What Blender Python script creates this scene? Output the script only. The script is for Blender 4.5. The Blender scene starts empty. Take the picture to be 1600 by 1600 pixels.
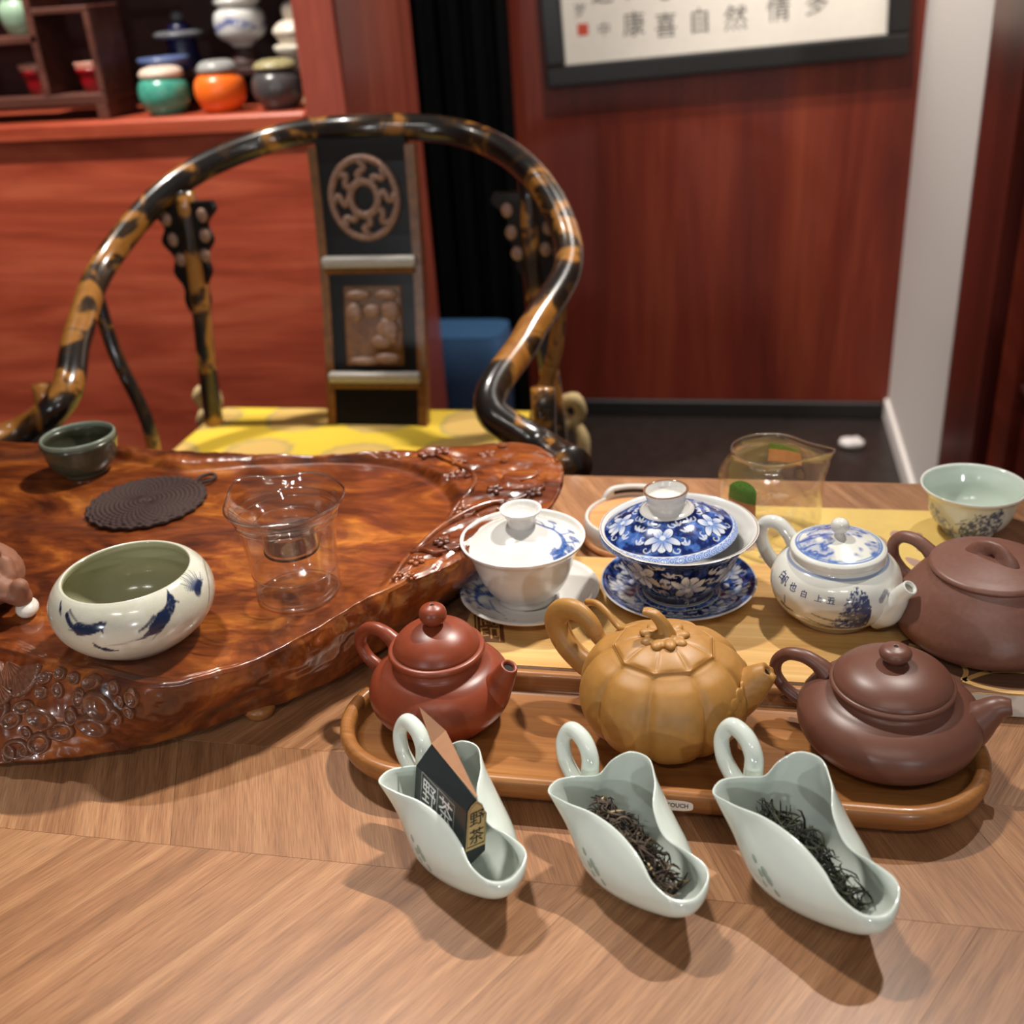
import bpy, bmesh, math, random
import numpy as np
from mathutils import Matrix, Vector

scene = bpy.context.scene
C = scene.collection
PI = math.pi
random.seed(7)
rng = np.random.default_rng(7)

# ------------------------------------------------------------------ camera
cam_d = bpy.data.cameras.new('camera')
cam = bpy.data.objects.new('camera', cam_d)
C.objects.link(cam)
cam_d.sensor_width = 36.0
cam_d.lens = 37.8
cam_d.clip_start = 0.02
R3 = ((0.9790704, -0.0307506, 0.2011854),
      (0.1932273, 0.4508586, -0.8714297),
      (-0.0639092, 0.8920655, 0.4473642))
mw = Matrix.Identity(4)
for i in range(3):
    for j in range(3):
        mw[i][j] = R3[i][j]
mw[0][3], mw[1][3], mw[2][3] = 0.0, 0.0, 1.2
cam.matrix_world = mw
cam_d.dof.use_dof = True
cam_d.dof.focus_distance = 0.68
cam_d.dof.aperture_fstop = 6.6
scene.camera = cam

# ------------------------------------------------------------------ world, lamps, exposure
scene.view_settings.view_transform = 'Standard'
scene.view_settings.look = 'None'
scene.view_settings.gamma = 1.0
scene.view_settings.use_curve_mapping = False
scene.view_settings.exposure = -0.10
wd = bpy.data.worlds.new('room_light')
scene.world = wd
wd.use_nodes = True
bg = wd.node_tree.nodes['Background']
bg.inputs[0].default_value = (1.0, 0.98, 0.96, 1)
bg.inputs[1].default_value = 0.10


def lamp(name, loc, watts, radius, col=(1.0, 0.935, 0.855)):
    l = bpy.data.lights.new(name, 'POINT')
    l.energy = watts
    l.shadow_soft_size = radius
    l.color = col
    o = bpy.data.objects.new(name, l)
    o.location = loc
    C.objects.link(o)
    return o


# clusters of small ceiling bulbs over the far side of the table
def spot(loc, target, watts, angle, blend=0.7, radius=0.04, col=(1.0, 0.935, 0.855)):
    l = bpy.data.lights.new('ceiling_spot', 'SPOT')
    l.energy = watts
    l.shadow_soft_size = radius
    l.color = col
    l.spot_size = math.radians(angle)
    l.spot_blend = blend
    o = bpy.data.objects.new('ceiling_spot', l)
    o.location = loc
    o.rotation_euler = (Vector(target) - Vector(loc)).to_track_quat('-Z', 'Y').to_euler()
    C.objects.link(o)
    return o


for k in range(4):      # two track-light rows over the far side of the table
    spot((0.60 + 0.06 * k, 1.95 - 0.012 * k, 3.3), (-0.34, 0.56, 0.75), 118, 54, 0.9, 0.012)
    spot((-1.10 + 0.06 * k, 1.50 + 0.012 * k, 3.3), (0.26, 0.62, 0.75), 66, 36, 0.9, 0.012)
spot((-1.45, 1.45, 2.8), (-1.35, 2.15, 1.0), 360, 72)
spot((-0.10, 2.15, 2.8), (0.0, 3.0, 0.8), 125, 75)
spot((-0.15, 2.35, 2.8), (0.42, 2.65, 0.5), 190, 50)
for k in range(5):
    lamp('ceiling_bulb', (-0.55 + 0.09 * k, -1.15 - 0.02 * k, 2.8), 5.5, 0.018)
    lamp('ceiling_bulb', (0.35 + 0.09 * k, -1.05 + 0.02 * k, 2.8), 4.5, 0.018)
for x in (-1.1, 1.1):  # low fill lamps added behind the camera to brighten front faces
    lamp('added_fill_lamp', (x, -2.2, 1.45), 52, 0.05, (0.96, 0.98, 1.0))


# ------------------------------------------------------------------ helpers: numpy noise
def _hash(ix, iy, iz, seed):
    n = (ix * 374761393 + iy * 668265263 + iz * 2147483647 + seed * 974634777) & 0xffffffff
    n = ((n ^ (n >> 13)) * 1274126177) & 0xffffffff
    n = n ^ (n >> 16)
    return (n & 0xffff) / 65535.0


def vnoise(P, seed=0):
    P = np.asarray(P, float)
    if P.shape[1] == 2:
        P = np.hstack([P, np.zeros((len(P), 1))])
    I = np.floor(P).astype(np.int64)
    f = P - I
    f = f * f * (3 - 2 * f)
    out = np.zeros(len(P))
    for dx in (0, 1):
        for dy in (0, 1):
            for dz in (0, 1):
                w = (f[:, 0] if dx else 1 - f[:, 0]) * (f[:, 1] if dy else 1 - f[:, 1]) * (f[:, 2] if dz else 1 - f[:, 2])
                out += w * _hash(I[:, 0] + dx, I[:, 1] + dy, I[:, 2] + dz, seed)
    return out


def fbm(P, oct=4, seed=0):
    P = np.asarray(P, float)
    a, s, t = 0.5, 0.0, 0.0
    for o in range(oct):
        s = s + a * vnoise(P * 2 ** o, seed + o)
        t += a
        a *= 0.5
    return s / t


def sstep(a, b, x):
    t = np.clip((x - a) / (b - a), 0, 1)
    return t * t * (3 - 2 * t)


# ------------------------------------------------------------------ helpers: geometry (millimetres unless s is given)
def link(o, parent=None):
    C.objects.link(o)
    if parent is not None:
        o.parent = parent
    return o


def mesh_obj(name, geo, mat, parent=None, s=0.001, smooth=True, label=None, paint=None, loc=None, rot=None, kind=None):
    V, F = geo
    V = np.asarray(V, float) * s
    me = bpy.data.meshes.new(name)
    me.from_pydata([tuple(v) for v in V], [], [tuple(int(i) for i in f) for f in F])
    bm = bmesh.new()
    bm.from_mesh(me)
    bmesh.ops.recalc_face_normals(bm, faces=bm.faces)
    bm.to_mesh(me)
    bm.free()
    if smooth:
        me.polygons.foreach_set('use_smooth', [True] * len(me.polygons))
    if paint is not None:
        ca = me.color_attributes.new('paint', 'FLOAT_COLOR', 'POINT')
        col = np.ones((len(V), 4))
        col[:, :3] = paint
        ca.data.foreach_set('color', col.ravel())
    me.materials.append(mat)
    o = bpy.data.objects.new(name, me)
    link(o, parent)
    if loc is not None:
        o.location = loc
    if rot is not None:
        o.rotation_euler = rot
    if label:
        o['label'] = label
    if kind:
        o['kind'] = kind
    return o


def thing(name, label, cat, loc=(0, 0, 0), rz=0.0, group=None):
    o = bpy.data.objects.new(name, None)
    o.empty_display_size = 0.02
    link(o)
    o.location = loc
    o.rotation_euler = (0, 0, rz)
    o['label'] = label
    o['category'] = cat
    if group:
        o['group'] = group
    return o


def tag(o, label, cat, group=None, kind=None):
    o['label'] = label
    o['category'] = cat
    if group:
        o['group'] = group
    if kind:
        o['kind'] = kind
    return o


def structure(o, label=None):
    o['kind'] = 'structure'
    if label:
        o['label'] = label
    return o


def dup(root, loc, rz=None, label=None, scale=None):
    r = root.copy()
    C.objects.link(r)
    r.location = loc
    if rz is not None:
        r.rotation_euler = (0, 0, rz)
    if scale is not None:
        r.scale = (scale, scale, scale)
    if label:
        r['label'] = label
    for ch in list(root.children):
        c = ch.copy()
        C.objects.link(c)
        c.parent = r
        for g in list(ch.children):
            d = g.copy()
            C.objects.link(d)
            d.parent = c
    return r


def spline(P, n=6, closed=False):
    """Chord-length Hermite spline through control points."""
    P = np.asarray(P, float)
    if n <= 1:
        return P
    if closed:
        Q = np.vstack([P[-1:], P, P[:2]])
    else:
        Q = np.vstack([2 * P[0] - P[1], P, 2 * P[-1] - P[-2]])
    d = np.linalg.norm(np.diff(Q, axis=0), axis=1)
    d = np.maximum(d, 1e-6)
    T = np.zeros_like(Q)
    for i in range(1, len(Q) - 1):
        T[i] = ((Q[i] - Q[i - 1]) / d[i - 1] * d[i] + (Q[i + 1] - Q[i]) / d[i] * d[i - 1]) / (d[i - 1] + d[i])
    out = []
    for i in range(1, len(Q) - 2):
        t = np.linspace(0, 1, n, endpoint=False)[:, None]
        h = d[i]
        out.append((2 * t ** 3 - 3 * t ** 2 + 1) * Q[i] + (t ** 3 - 2 * t ** 2 + t) * h * T[i]
                   + (-2 * t ** 3 + 3 * t ** 2) * Q[i + 1] + (t ** 3 - t ** 2) * h * T[i + 1])
    if not closed:
        out.append(P[-1:])
    return np.vstack(out)


def grid_faces(nr, nc, wrap=True, off=0):
    F = []
    for i in range(nr - 1):
        for j in range(nc if wrap else nc - 1):
            j2 = (j + 1) % nc
            F.append((off + i * nc + j, off + i * nc + j2, off + (i + 1) * nc + j2, off + (i + 1) * nc + j))
    return F


class Lathe:
    """Surface of revolution; keeps theta, profile length and profile index per vertex for painting."""

    def __init__(self, prof, n=96, k=4):
        P = spline(np.array(prof, float), k)
        P[:, 0] = np.maximum(P[:, 0], 0)
        self.P = P
        L = np.concatenate([[0], np.cumsum(np.linalg.norm(np.diff(P, axis=0), axis=1))])
        th = np.linspace(-PI, PI, n, endpoint=False)
        self.n = n
        r = P[:, 0].copy()
        r[r < 1e-4] = 1e-3
        self.V = np.stack([np.outer(r, np.cos(th)), np.outer(r, np.sin(th)), np.repeat(P[:, 1][:, None], n, 1)], -1).reshape(-1, 3)
        self.th = np.tile(th, len(P))
        self.s = np.repeat(L, n)
        self.r = np.repeat(r, n)
        self.z = np.repeat(P[:, 1], n)
        self.F = grid_faces(len(P), n)
        for e, rev in ((0, True), (len(P) - 1, False)):
            if P[e, 0] < 1e-3:
                self.F.append(tuple(range(e * n, e * n + n)))

    @property
    def geo(self):
        return self.V, self.F

    def unwrap(self, deg, rref=None):
        d = (self.th - math.radians(deg) + PI) % (2 * PI) - PI
        return d * (self.r if rref is None else rref)


def tube(path, rad, n=14, k=6, closed=False, squash=None, cap=True):
    P = spline(path, k, closed)
    m = len(P)
    if np.isscalar(rad):
        R = np.full(m, float(rad))
    else:
        rad = np.asarray(rad, float)
        R = np.interp(np.linspace(0, 1, m), np.linspace(0, 1, len(rad)), rad)
    if closed:
        T = np.roll(P, -1, 0) - np.roll(P, 1, 0)
    else:
        T = np.gradient(P, axis=0)
    T = T / np.maximum(np.linalg.norm(T, axis=1, keepdims=True), 1e-9)
    ref = np.array([0, 0, 1.0]) if abs(T[0, 2]) < 0.9 else np.array([1.0, 0, 0])
    N = np.cross(T[0], ref)
    N /= np.linalg.norm(N)
    V = []
    a = np.linspace(0, 2 * PI, n, endpoint=False)
    for i in range(m):
        N = N - T[i] * np.dot(N, T[i])
        N /= max(np.linalg.norm(N), 1e-9)
        B = np.cross(T[i], N)
        q = 1.0 if squash is None else squash
        V.append(P[i] + R[i] * (np.outer(np.cos(a), N) + q * np.outer(np.sin(a), B)))
    V = np.vstack(V)
    F = grid_faces(m, n)
    if closed:
        for j in range(n):
            F.append(((m - 1) * n + j, (m - 1) * n + (j + 1) % n, (j + 1) % n, j))
    elif cap:
        F.append(tuple(range(n)))
        F.append(tuple(range((m - 1) * n, m * n)))
    return V, F


def join(*geos):
    V, F, o = [], [], 0
    for v, f in geos:
        v = np.asarray(v, float)
        V.append(v)
        F += [tuple(i + o for i in q) for q in f]
        o += len(v)
    return np.vstack(V), F


def xf(geo, M=None, t=(0, 0, 0)):
    V, F = geo
    V = np.asarray(V, float)
    if M is not None:
        V = V @ np.asarray(M).T
    return V + np.asarray(t, float), F


def rotz(a):
    c, s = math.cos(a), math.sin(a)
    return np.array([[c, -s, 0], [s, c, 0], [0, 0, 1]])


def rotx(a):
    c, s = math.cos(a), math.sin(a)
    return np.array([[1, 0, 0], [0, c, -s], [0, s, c]])


def roty(a):
    c, s = math.cos(a), math.sin(a)
    return np.array([[c, 0, s], [0, 1, 0], [-s, 0, c]])


def box(x0, x1, y0, y1, z0, z1, b=0.0, seg=1):
    bm = bmesh.new()
    bmesh.ops.create_cube(bm, size=1.0)
    for v in bm.verts:
        v.co = Vector((x0 + (v.co.x + .5) * (x1 - x0), y0 + (v.co.y + .5) * (y1 - y0), z0 + (v.co.z + .5) * (z1 - z0)))
    if b > 0:
        bmesh.ops.bevel(bm, geom=list(bm.edges), offset=b, segments=seg, affect='EDGES', profile=0.5)
    bm.verts.index_update()
    V = np.array([v.co[:] for v in bm.verts])
    F = [tuple(v.index for v in f.verts) for f in bm.faces]
    bm.free()
    return V, F


def prism(poly, z0, z1, b=0.0):
    """Extruded polygon with a small chamfer on top."""
    P = np.array(poly, float)
    n = len(P)
    c = P.mean(0)
    if b > 0:
        d = P - c
        Q = c + d * (1 - b / np.maximum(np.linalg.norm(d, axis=1, keepdims=True), 1e-9))
        rings = [(P, z0), (P, z1 - b), (Q, z1)]
    else:
        rings = [(P, z0), (P, z1)]
    V = np.vstack([np.hstack([p, np.full((n, 1), z)]) for p, z in rings])
    F = grid_faces(len(rings), n)
    F += [tuple(range(n)), tuple(range((len(rings) - 1) * n, len(rings) * n))]
    return V, F


def ellipsoid(c, r, M=None, nu=20, nv=12):
    u = np.linspace(0, 2 * PI, nu, endpoint=False)
    v = np.linspace(0.001, PI - 0.001, nv)
    V = np.stack([np.outer(np.sin(v), np.cos(u)), np.outer(np.sin(v), np.sin(u)), np.repeat(np.cos(v)[:, None], nu, 1)], -1).reshape(-1, 3) * np.asarray(r, float)
    if M is not None:
        V = V @ np.asarray(M).T
    F = grid_faces(nv, nu)
    F += [tuple(range(nu)), tuple(range((nv - 1) * nu, nv * nu))]
    return V + np.asarray(c, float), F


def blob(geos, voxel, smooth=4):
    """Fuses overlapping lumps into one continuous skin (voxel remesh)."""
    V, F = join(*geos)
    me = bpy.data.meshes.new('lump')
    me.from_pydata([tuple(v) for v in V], [], F)
    bm = bmesh.new()
    bm.from_mesh(me)
    bmesh.ops.recalc_face_normals(bm, faces=bm.faces)
    bm.to_mesh(me)
    bm.free()
    o = bpy.data.objects.new('lump', me)
    C.objects.link(o)
    m = o.modifiers.new('r', 'REMESH')
    m.mode = 'VOXEL'
    m.voxel_size = voxel
    m2 = o.modifiers.new('s', 'SMOOTH')
    m2.factor = 0.5
    m2.iterations = smooth
    dg = bpy.context.evaluated_depsgraph_get()
    e = o.evaluated_get(dg).to_mesh()
    n = len(e.vertices)
    co = np.empty(n * 3)
    e.vertices.foreach_get('co', co)
    F2 = [tuple(p.vertices) for p in e.polygons]
    o.evaluated_get(dg).to_mesh_clear()
    bpy.data.objects.remove(o)
    bpy.data.meshes.remove(me)
    return co.reshape(-1, 3), F2


def glyphs(body, size, extrude=0.0, res=2, align='CENTER', bold=0.0):
    """Lettering as mesh data in the xy plane."""
    c = bpy.data.curves.new('lettering', 'FONT')
    c.body = body
    c.size = size
    c.resolution_u = res
    c.extrude = extrude
    c.offset = bold
    c.align_x = align
    c.align_y = 'CENTER'
    o = bpy.data.objects.new('lettering', c)
    C.objects.link(o)
    dg = bpy.context.evaluated_depsgraph_get()
    me = bpy.data.meshes.new_from_object(o.evaluated_get(dg))
    V = np.array([v.co[:] for v in me.vertices])
    F = [tuple(p.vertices) for p in me.polygons]
    bpy.data.objects.remove(o)
    bpy.data.curves.remove(c)
    bpy.data.meshes.remove(me)
    return V, F


# ------------------------------------------------------------------ helpers: painting fields (2D, millimetres)
def seg_d(P, a, b):
    a = np.asarray(a, float)
    b = np.asarray(b, float)
    d = b - a
    t = np.clip(((P - a) @ d) / max(d @ d, 1e-9), 0, 1)
    return np.linalg.norm(P - (a + t[:, None] * d), axis=1), t


def stroke(P, pts, w0, w1=None, soft=0.25, k=5):
    """Soft mask of a brush stroke through pts, width running w0 -> w1."""
    if w1 is None:
        w1 = w0
    pts = np.asarray(pts, float)
    if len(pts) > 2 and k > 1:
        pts = spline(pts, k)
    m = np.zeros(len(P))
    n = len(pts) - 1
    lo, hi = pts.min(0) - max(w0, w1) - 2 * soft - 1, pts.max(0) + max(w0, w1) + 2 * soft + 1
    idx = np.where(((P > lo) & (P < hi)).all(1))[0]
    if len(idx) == 0:
        return m
    Q = P[idx]
    mm = np.zeros(len(Q))
    for i in range(n):
        d, t = seg_d(Q, pts[i], pts[i + 1])
        w = w0 + (w1 - w0) * (i + t) / n
        mm = np.maximum(mm, 1 - sstep(w - soft, w + soft, d))
    m[idx] = mm
    return m


def petal(P, c, ang, L, W, curl=0.0):
    ca, sa = math.cos(ang), math.sin(ang)
    q = P - np.asarray(c, float)
    x = q[:, 0] * ca + q[:, 1] * sa
    y = -q[:, 0] * sa + q[:, 1] * ca
    t = x / L
    y = y - curl * L * np.clip(t, 0, 2) ** 2
    w = W * np.sqrt(np.clip(1 - ((t - 0.58) / 0.45) ** 2, 0, 1))
    m = np.where(w > 0, 1 - sstep(-0.25, 0.25, np.abs(y) - w), 0)
    return m, np.clip(t, 0, 1), y / W


def mix(c0, c1, m):
    return c0 * (1 - m[:, None]) + np.asarray(c1, float) * m[:, None]


def lin(r, g, b):
    f = lambda c: (c / 255 / 12.92) if c / 255 <= 0.04045 else ((c / 255 + 0.055) / 1.055) ** 2.4
    return (f(r), f(g), f(b))


# ------------------------------------------------------------------ materials
class N:
    def __init__(self, name):
        self.m = bpy.data.materials.new(name)
        self.m.use_nodes = True
        self.t = self.m.node_tree
        self.b = self.t.nodes['Principled BSDF']

    def n(self, kind, **kw):
        x = self.t.nodes.new(kind)
        for k, v in kw.items():
            if k.startswith('i_'):
                key = k[2:]
                x.inputs[int(key) if key.isdigit() else key].default_value = v
            else:
                setattr(x, k, v)
        return x

    def l(self, a, ao, b, bi):
        self.t.links.new(a.outputs[ao], b.inputs[bi])

    def set(self, **kw):
        for k, v in kw.items():
            self.b.inputs[k.replace('_', ' ')].default_value = v

    def ramp(self, stops, interp='LINEAR'):
        r = self.n('ShaderNodeValToRGB')
        e = r.color_ramp
        e.interpolation = interp
        while len(e.elements) < len(stops):
            e.elements.new(0.5)
        for el, (p, c) in zip(e.elements, stops):
            el.position = p
            el.color = (*c, 1)
        return r

    def coords(self, scale=(1, 1, 1), rot=(0, 0, 0), out='Object'):
        tc = self.n('ShaderNodeTexCoord')
        mp = self.n('ShaderNodeMapping')
        mp.inputs['Scale'].default_value = scale
        mp.inputs['Rotation'].default_value = rot
        self.l(tc, out, mp, 'Vector')
        return mp

    def bump(self, node, out, strength, dist=0.001):
        b = self.n('ShaderNodeBump')
        b.inputs['Strength'].default_value = strength
        b.inputs['Distance'].default_value = dist
        self.l(node, out, b, 'Height')
        self.l(b, 'Normal', self.b, 'Normal')
        return b


def plain(name, col, rough=0.4, metal=0.0, coat=0.0, var=0.12, vscale=30, bump=0.0, bscale=400, bdist=0.0004, spec=0.5):
    q = N(name)
    mp = q.coords((vscale,) * 3)
    nz = q.n('ShaderNodeTexNoise', i_Detail=4.0)
    q.l(mp, 'Vector', nz, 'Vector')
    a = tuple(max(0, c * (1 - var)) for c in col)
    b = tuple(min(1, c * (1 + var)) for c in col)
    r = q.ramp([(0.3, a), (0.7, b)])
    q.l(nz, 'Fac', r, 'Fac')
    q.l(r, 'Color', q.b, 'Base Color')
    q.set(Roughness=rough, Metallic=metal, Coat_Weight=coat, Coat_Roughness=0.08)
    q.b.inputs['Specular IOR Level'].default_value = spec
    if bump > 0:
        n2 = q.n('ShaderNodeTexNoise', i_Scale=float(bscale), i_Detail=3.0)
        tc = q.n('ShaderNodeTexCoord')
        q.l(tc, 'Object', n2, 'Vector')
        q.bump(n2, 'Fac', bump, bdist)
    return q.m


def wood(name, dark, mid, light, scale=(2, 22, 22), rough=0.4, coat=0.0, fine=(20, 420, 420), vary=0.0, bump=0.15, distort=0.8, finew=0.35, spec=0.4):
    q = N(name)
    oi = q.n('ShaderNodeObjectInfo')
    tc = q.n('ShaderNodeTexCoord')
    ofs = q.n('ShaderNodeVectorMath', operation='SCALE')
    ofs.inputs[0].default_value = (3.1, 7.7, 1.3)
    q.l(oi, 'Random', ofs, 'Scale')
    add = q.n('ShaderNodeVectorMath', operation='ADD')
    q.l(tc, 'Object', add, 0)
    if vary > 0:
        q.l(ofs, 'Vector', add, 1)
    else:
        add.inputs[1].default_value = (0.37, 0.11, 0.23)
    mp = q.n('ShaderNodeMapping')
    mp.inputs['Scale'].default_value = scale
    q.l(add, 'Vector', mp, 'Vector')
    nz = q.n('ShaderNodeTexNoise', i_Scale=1.0, i_Detail=5.0, i_Roughness=0.6, i_Distortion=distort)
    q.l(mp, 'Vector', nz, 'Vector')
    r = q.ramp([(0.25, dark), (0.5, mid), (0.75, light)])
    q.l(nz, 'Fac', r, 'Fac')
    mp2 = q.n('ShaderNodeMapping')
    mp2.inputs['Scale'].default_value = fine
    q.l(add, 'Vector', mp2, 'Vector')
    n2 = q.n('ShaderNodeTexNoise', i_Scale=1.0, i_Detail=3.0)
    q.l(mp2, 'Vector', n2, 'Vector')
    r2 = q.ramp([(0.3, (0.45, 0.42, 0.42)), (0.6, (1.12, 1.1, 1.1))])
    q.l(n2, 'Fac', r2, 'Fac')
    mx = q.n('ShaderNodeMix', data_type='RGBA', blend_type='MULTIPLY')
    mx.inputs['Factor'].default_value = finew
    q.l(r, 'Color', mx, 6)
    q.l(r2, 'Color', mx, 7)
    last, lo = mx, 2
    if vary > 0:
        hs = q.n('ShaderNodeHueSaturation')
        mr = q.n('ShaderNodeMapRange')
        mr.inputs['To Min'].default_value = 1 - vary
        mr.inputs['To Max'].default_value = 1 + vary
        q.l(oi, 'Random', mr, 'Value')
        q.l(mr, 'Result', hs, 'Value')
        q.l(mx, 2, hs, 'Color')
        last, lo = hs, 0
    q.l(last, lo, q.b, 'Base Color')
    q.set(Roughness=rough, Coat_Weight=coat, Coat_Roughness=0.06)
    q.b.inputs['Specular IOR Level'].default_value = spec
    if bump > 0:
        q.bump(n2, 'Fac', bump, 0.0003)
    return q.m


def painted(name, rough=0.12, coat=0.4, crackle=0.0, spec=0.5):
    q = N(name)
    at = q.n('ShaderNodeAttribute', attribute_name='paint')
    if crackle > 0:
        mp = q.coords((130, 130, 130))
        vo = q.n('ShaderNodeTexVoronoi', feature='DISTANCE_TO_EDGE')
        q.l(mp, 'Vector', vo, 'Vector')
        r = q.ramp([(0.0, (1 - crackle,) * 3), (0.035, (1, 1, 1))])
        q.l(vo, 'Distance', r, 'Fac')
        mx = q.n('ShaderNodeMix', data_type='RGBA', blend_type='MULTIPLY')
        mx.inputs['Factor'].default_value = 1.0
        q.l(at, 'Color', mx, 6)
        q.l(r, 'Color', mx, 7)
        q.l(mx, 2, q.b, 'Base Color')
    else:
        q.l(at, 'Color', q.b, 'Base Color')
    q.set(Roughness=rough, Coat_Weight=coat, Coat_Roughness=0.04)
    q.b.inputs['Specular IOR Level'].default_value = spec
    return q.m


def thin_glass(name, tint=(0.98, 0.98, 0.975), edge=(0.9, 0.86, 0.8), base=0.075, rough=0.03):
    """Thin clear glass: transmits straight through, mirrors at grazing angles."""
    q = N(name)
    t = q.t
    t.nodes.remove(q.b)
    out = t.nodes['Material Output']
    tr = q.n('ShaderNodeBsdfTransparent')
    lw = q.n('ShaderNodeLayerWeight', i_Blend=0.5)
    rp = q.ramp([(0.0, tint), (0.8, tint), (1.0, tuple(c * 0.84 for c in edge))])
    q.l(lw, 'Facing', rp, 'Fac')
    q.l(rp, 'Color', tr, 'Color')
    gl = q.n('ShaderNodeBsdfGlossy', i_Roughness=rough)
    gl.inputs['Color'].default_value = (1, 1, 1, 1)
    pw_ = q.n('ShaderNodeMath', operation='POWER', i_1=4.5)
    q.l(lw, 'Facing', pw_, 0)
    ma = q.n('ShaderNodeMath', operation='MULTIPLY_ADD', i_1=0.8, i_2=base)
    q.l(pw_, 'Value', ma, 0)
    ms = q.n('ShaderNodeMixShader')
    q.l(ma, 'Value', ms, 'Fac')
    q.l(tr, 'BSDF', ms, 1)
    q.l(gl, 'BSDF', ms, 2)
    q.l(ms, 'Shader', out, 'Surface')
    return q.m


WHITE_GLAZE = np.array(lin(223, 221, 216))
M_paint = painted('painted_porcelain')
M_crackle = painted('crackle_glaze', rough=0.16, crackle=0.16)
M_white = plain('white_porcelain', lin(225, 223, 218), 0.1, coat=0.4, var=0.01)
M_celadon = plain('celadon_glaze', lin(228, 237, 229), 0.1, coat=0.5, var=0.02)


def translucent(m, col, fac):
    """lets thin porcelain glow a little with the light that falls on its other side"""
    t = m.node_tree
    out = t.nodes['Material Output']
    b = t.nodes['Principled BSDF']
    tr = t.nodes.new('ShaderNodeBsdfTranslucent')
    tr.inputs['Color'].default_value = (*col, 1)
    ms = t.nodes.new('ShaderNodeMixShader')
    ms.inputs[0].default_value = fac
    t.links.new(b.outputs[0], ms.inputs[1])
    t.links.new(tr.outputs[0], ms.inputs[2])
    t.links.new(ms.outputs[0], out.inputs['Surface'])


translucent(M_celadon, lin(220, 230, 220), 0.2)
M_rice = plain('clear_rice_grain_glaze', lin(150, 163, 152), 0.12, coat=0.5, var=0.05)
M_red = plain('red_clay', lin(130, 58, 34), 0.36, var=0.06, bump=0.05, bscale=900)
M_ochre = plain('ochre_clay', lin(170, 122, 60), 0.45, var=0.07, vscale=40, bump=0.10, bscale=1500, bdist=0.0003)
M_purple = plain('dark_purple_clay', lin(106, 67, 54), 0.38, var=0.05, bump=0.06, bscale=1400)
M_brown = plain('brown_sandy_clay', lin(122, 82, 69), 0.42, var=0.08, vscale=60, bump=0.12, bscale=1800)
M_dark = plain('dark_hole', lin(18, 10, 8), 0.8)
M_gold = plain('gold_line', lin(128, 92, 60), 0.3, var=0.1)
M_bamboo = wood('bamboo_tray_wood', lin(122, 76, 38), lin(152, 100, 54), lin(174, 122, 70), scale=(3, 40, 40), rough=0.3, coat=0.15, fine=(14, 500, 500), finew=0.3)
M_glass = thin_glass('clear_glass')
M_grim_gl = thin_glass('glass_rim', tint=(0.95, 0.93, 0.88), edge=(.9, .85, .7), base=0.4)
M_glass_y = thin_glass('warm_glass', tint=(0.99, 0.985, 0.965), edge=(0.98, 0.92, 0.78), base=0.09)
M_black = plain('black_ink', lin(24, 22, 22), 0.6)
M_text_w = plain('white_print', lin(252, 250, 248), 0.6)

# ================================================================== THE SETTING
M_floor = plain('dark_floor', lin(40, 32, 29), 0.35, var=0.25, vscale=6)
M_wallwood = wood('red_veneer_wall', lin(78, 26, 14), lin(112, 40, 24), lin(142, 64, 40), scale=(7, 7, 0.7), rough=0.42, fine=(120, 120, 3), finew=0.35, bump=0.0, distort=0.5)
M_cabwood = wood('red_cabinet_wood', lin(130, 50, 32), lin(172, 76, 52), lin(200, 102, 72), scale=(1.6, 12, 12), rough=0.32, fine=(4, 160, 160), finew=0.3, bump=0.0, distort=1.2)
M_cabpost = wood('red_cabinet_post_wood', lin(124, 56, 44), lin(158, 76, 60), lin(180, 94, 74), scale=(14, 14, 1.2), rough=0.3, fine=(160, 160, 4), finew=0.3, bump=0.0)
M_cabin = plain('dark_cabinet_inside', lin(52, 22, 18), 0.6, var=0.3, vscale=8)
M_jamb = wood('dark_red_jamb_wood', lin(72, 26, 20), lin(92, 34, 27), lin(112, 46, 36), scale=(14, 14, 1), rough=0.35, fine=(160, 160, 4), finew=0.3, bump=0.0)
M_panelr = wood('red_brown_panel_wood', lin(104, 36, 20), lin(132, 50, 30), lin(152, 66, 42), scale=(2, 2, 9), rough=0.4, fine=(10, 10, 120), finew=0.3, bump=0.0)
M_plaster = plain('white_plaster', lin(226, 221, 217), 0.7, var=0.02)

structure(mesh_obj('floor', box(-2.6, 1.3, -0.4, 3.1, -0.05, 0, 0), M_floor, s=1, smooth=False))
structure(mesh_obj('wall_back', box(-2.2, 0.425, 3.0, 3.1, 0, 2.7), M_wallwood, s=1, smooth=False))
structure(mesh_obj('wall_left', box(-2.62, -2.52, -0.4, 3.1, 0, 2.7), M_wallwood, s=1, smooth=False))
wr = structure(mesh_obj('wall_right', box(0.42, 0.55, 2.2, 3.0, 0, 2.7), M_plaster, s=1, smooth=False))
bb = structure(mesh_obj('baseboard_right', box(0.410, 0.42, 2.2, 3.0, 0, 0.06, 0.004), M_plaster, s=1, smooth=False))
jb = structure(mesh_obj('trim_1', box(0.42, 0.60, 1.90, 2.2, 0, 2.7, 0.008), M_jamb, s=1, smooth=False))
bb2 = structure(mesh_obj('baseboard_back', box(-0.55, 0.405, 2.985, 3.0, 0, 0.05, 0.004), M_black, s=1, smooth=False))

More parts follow.
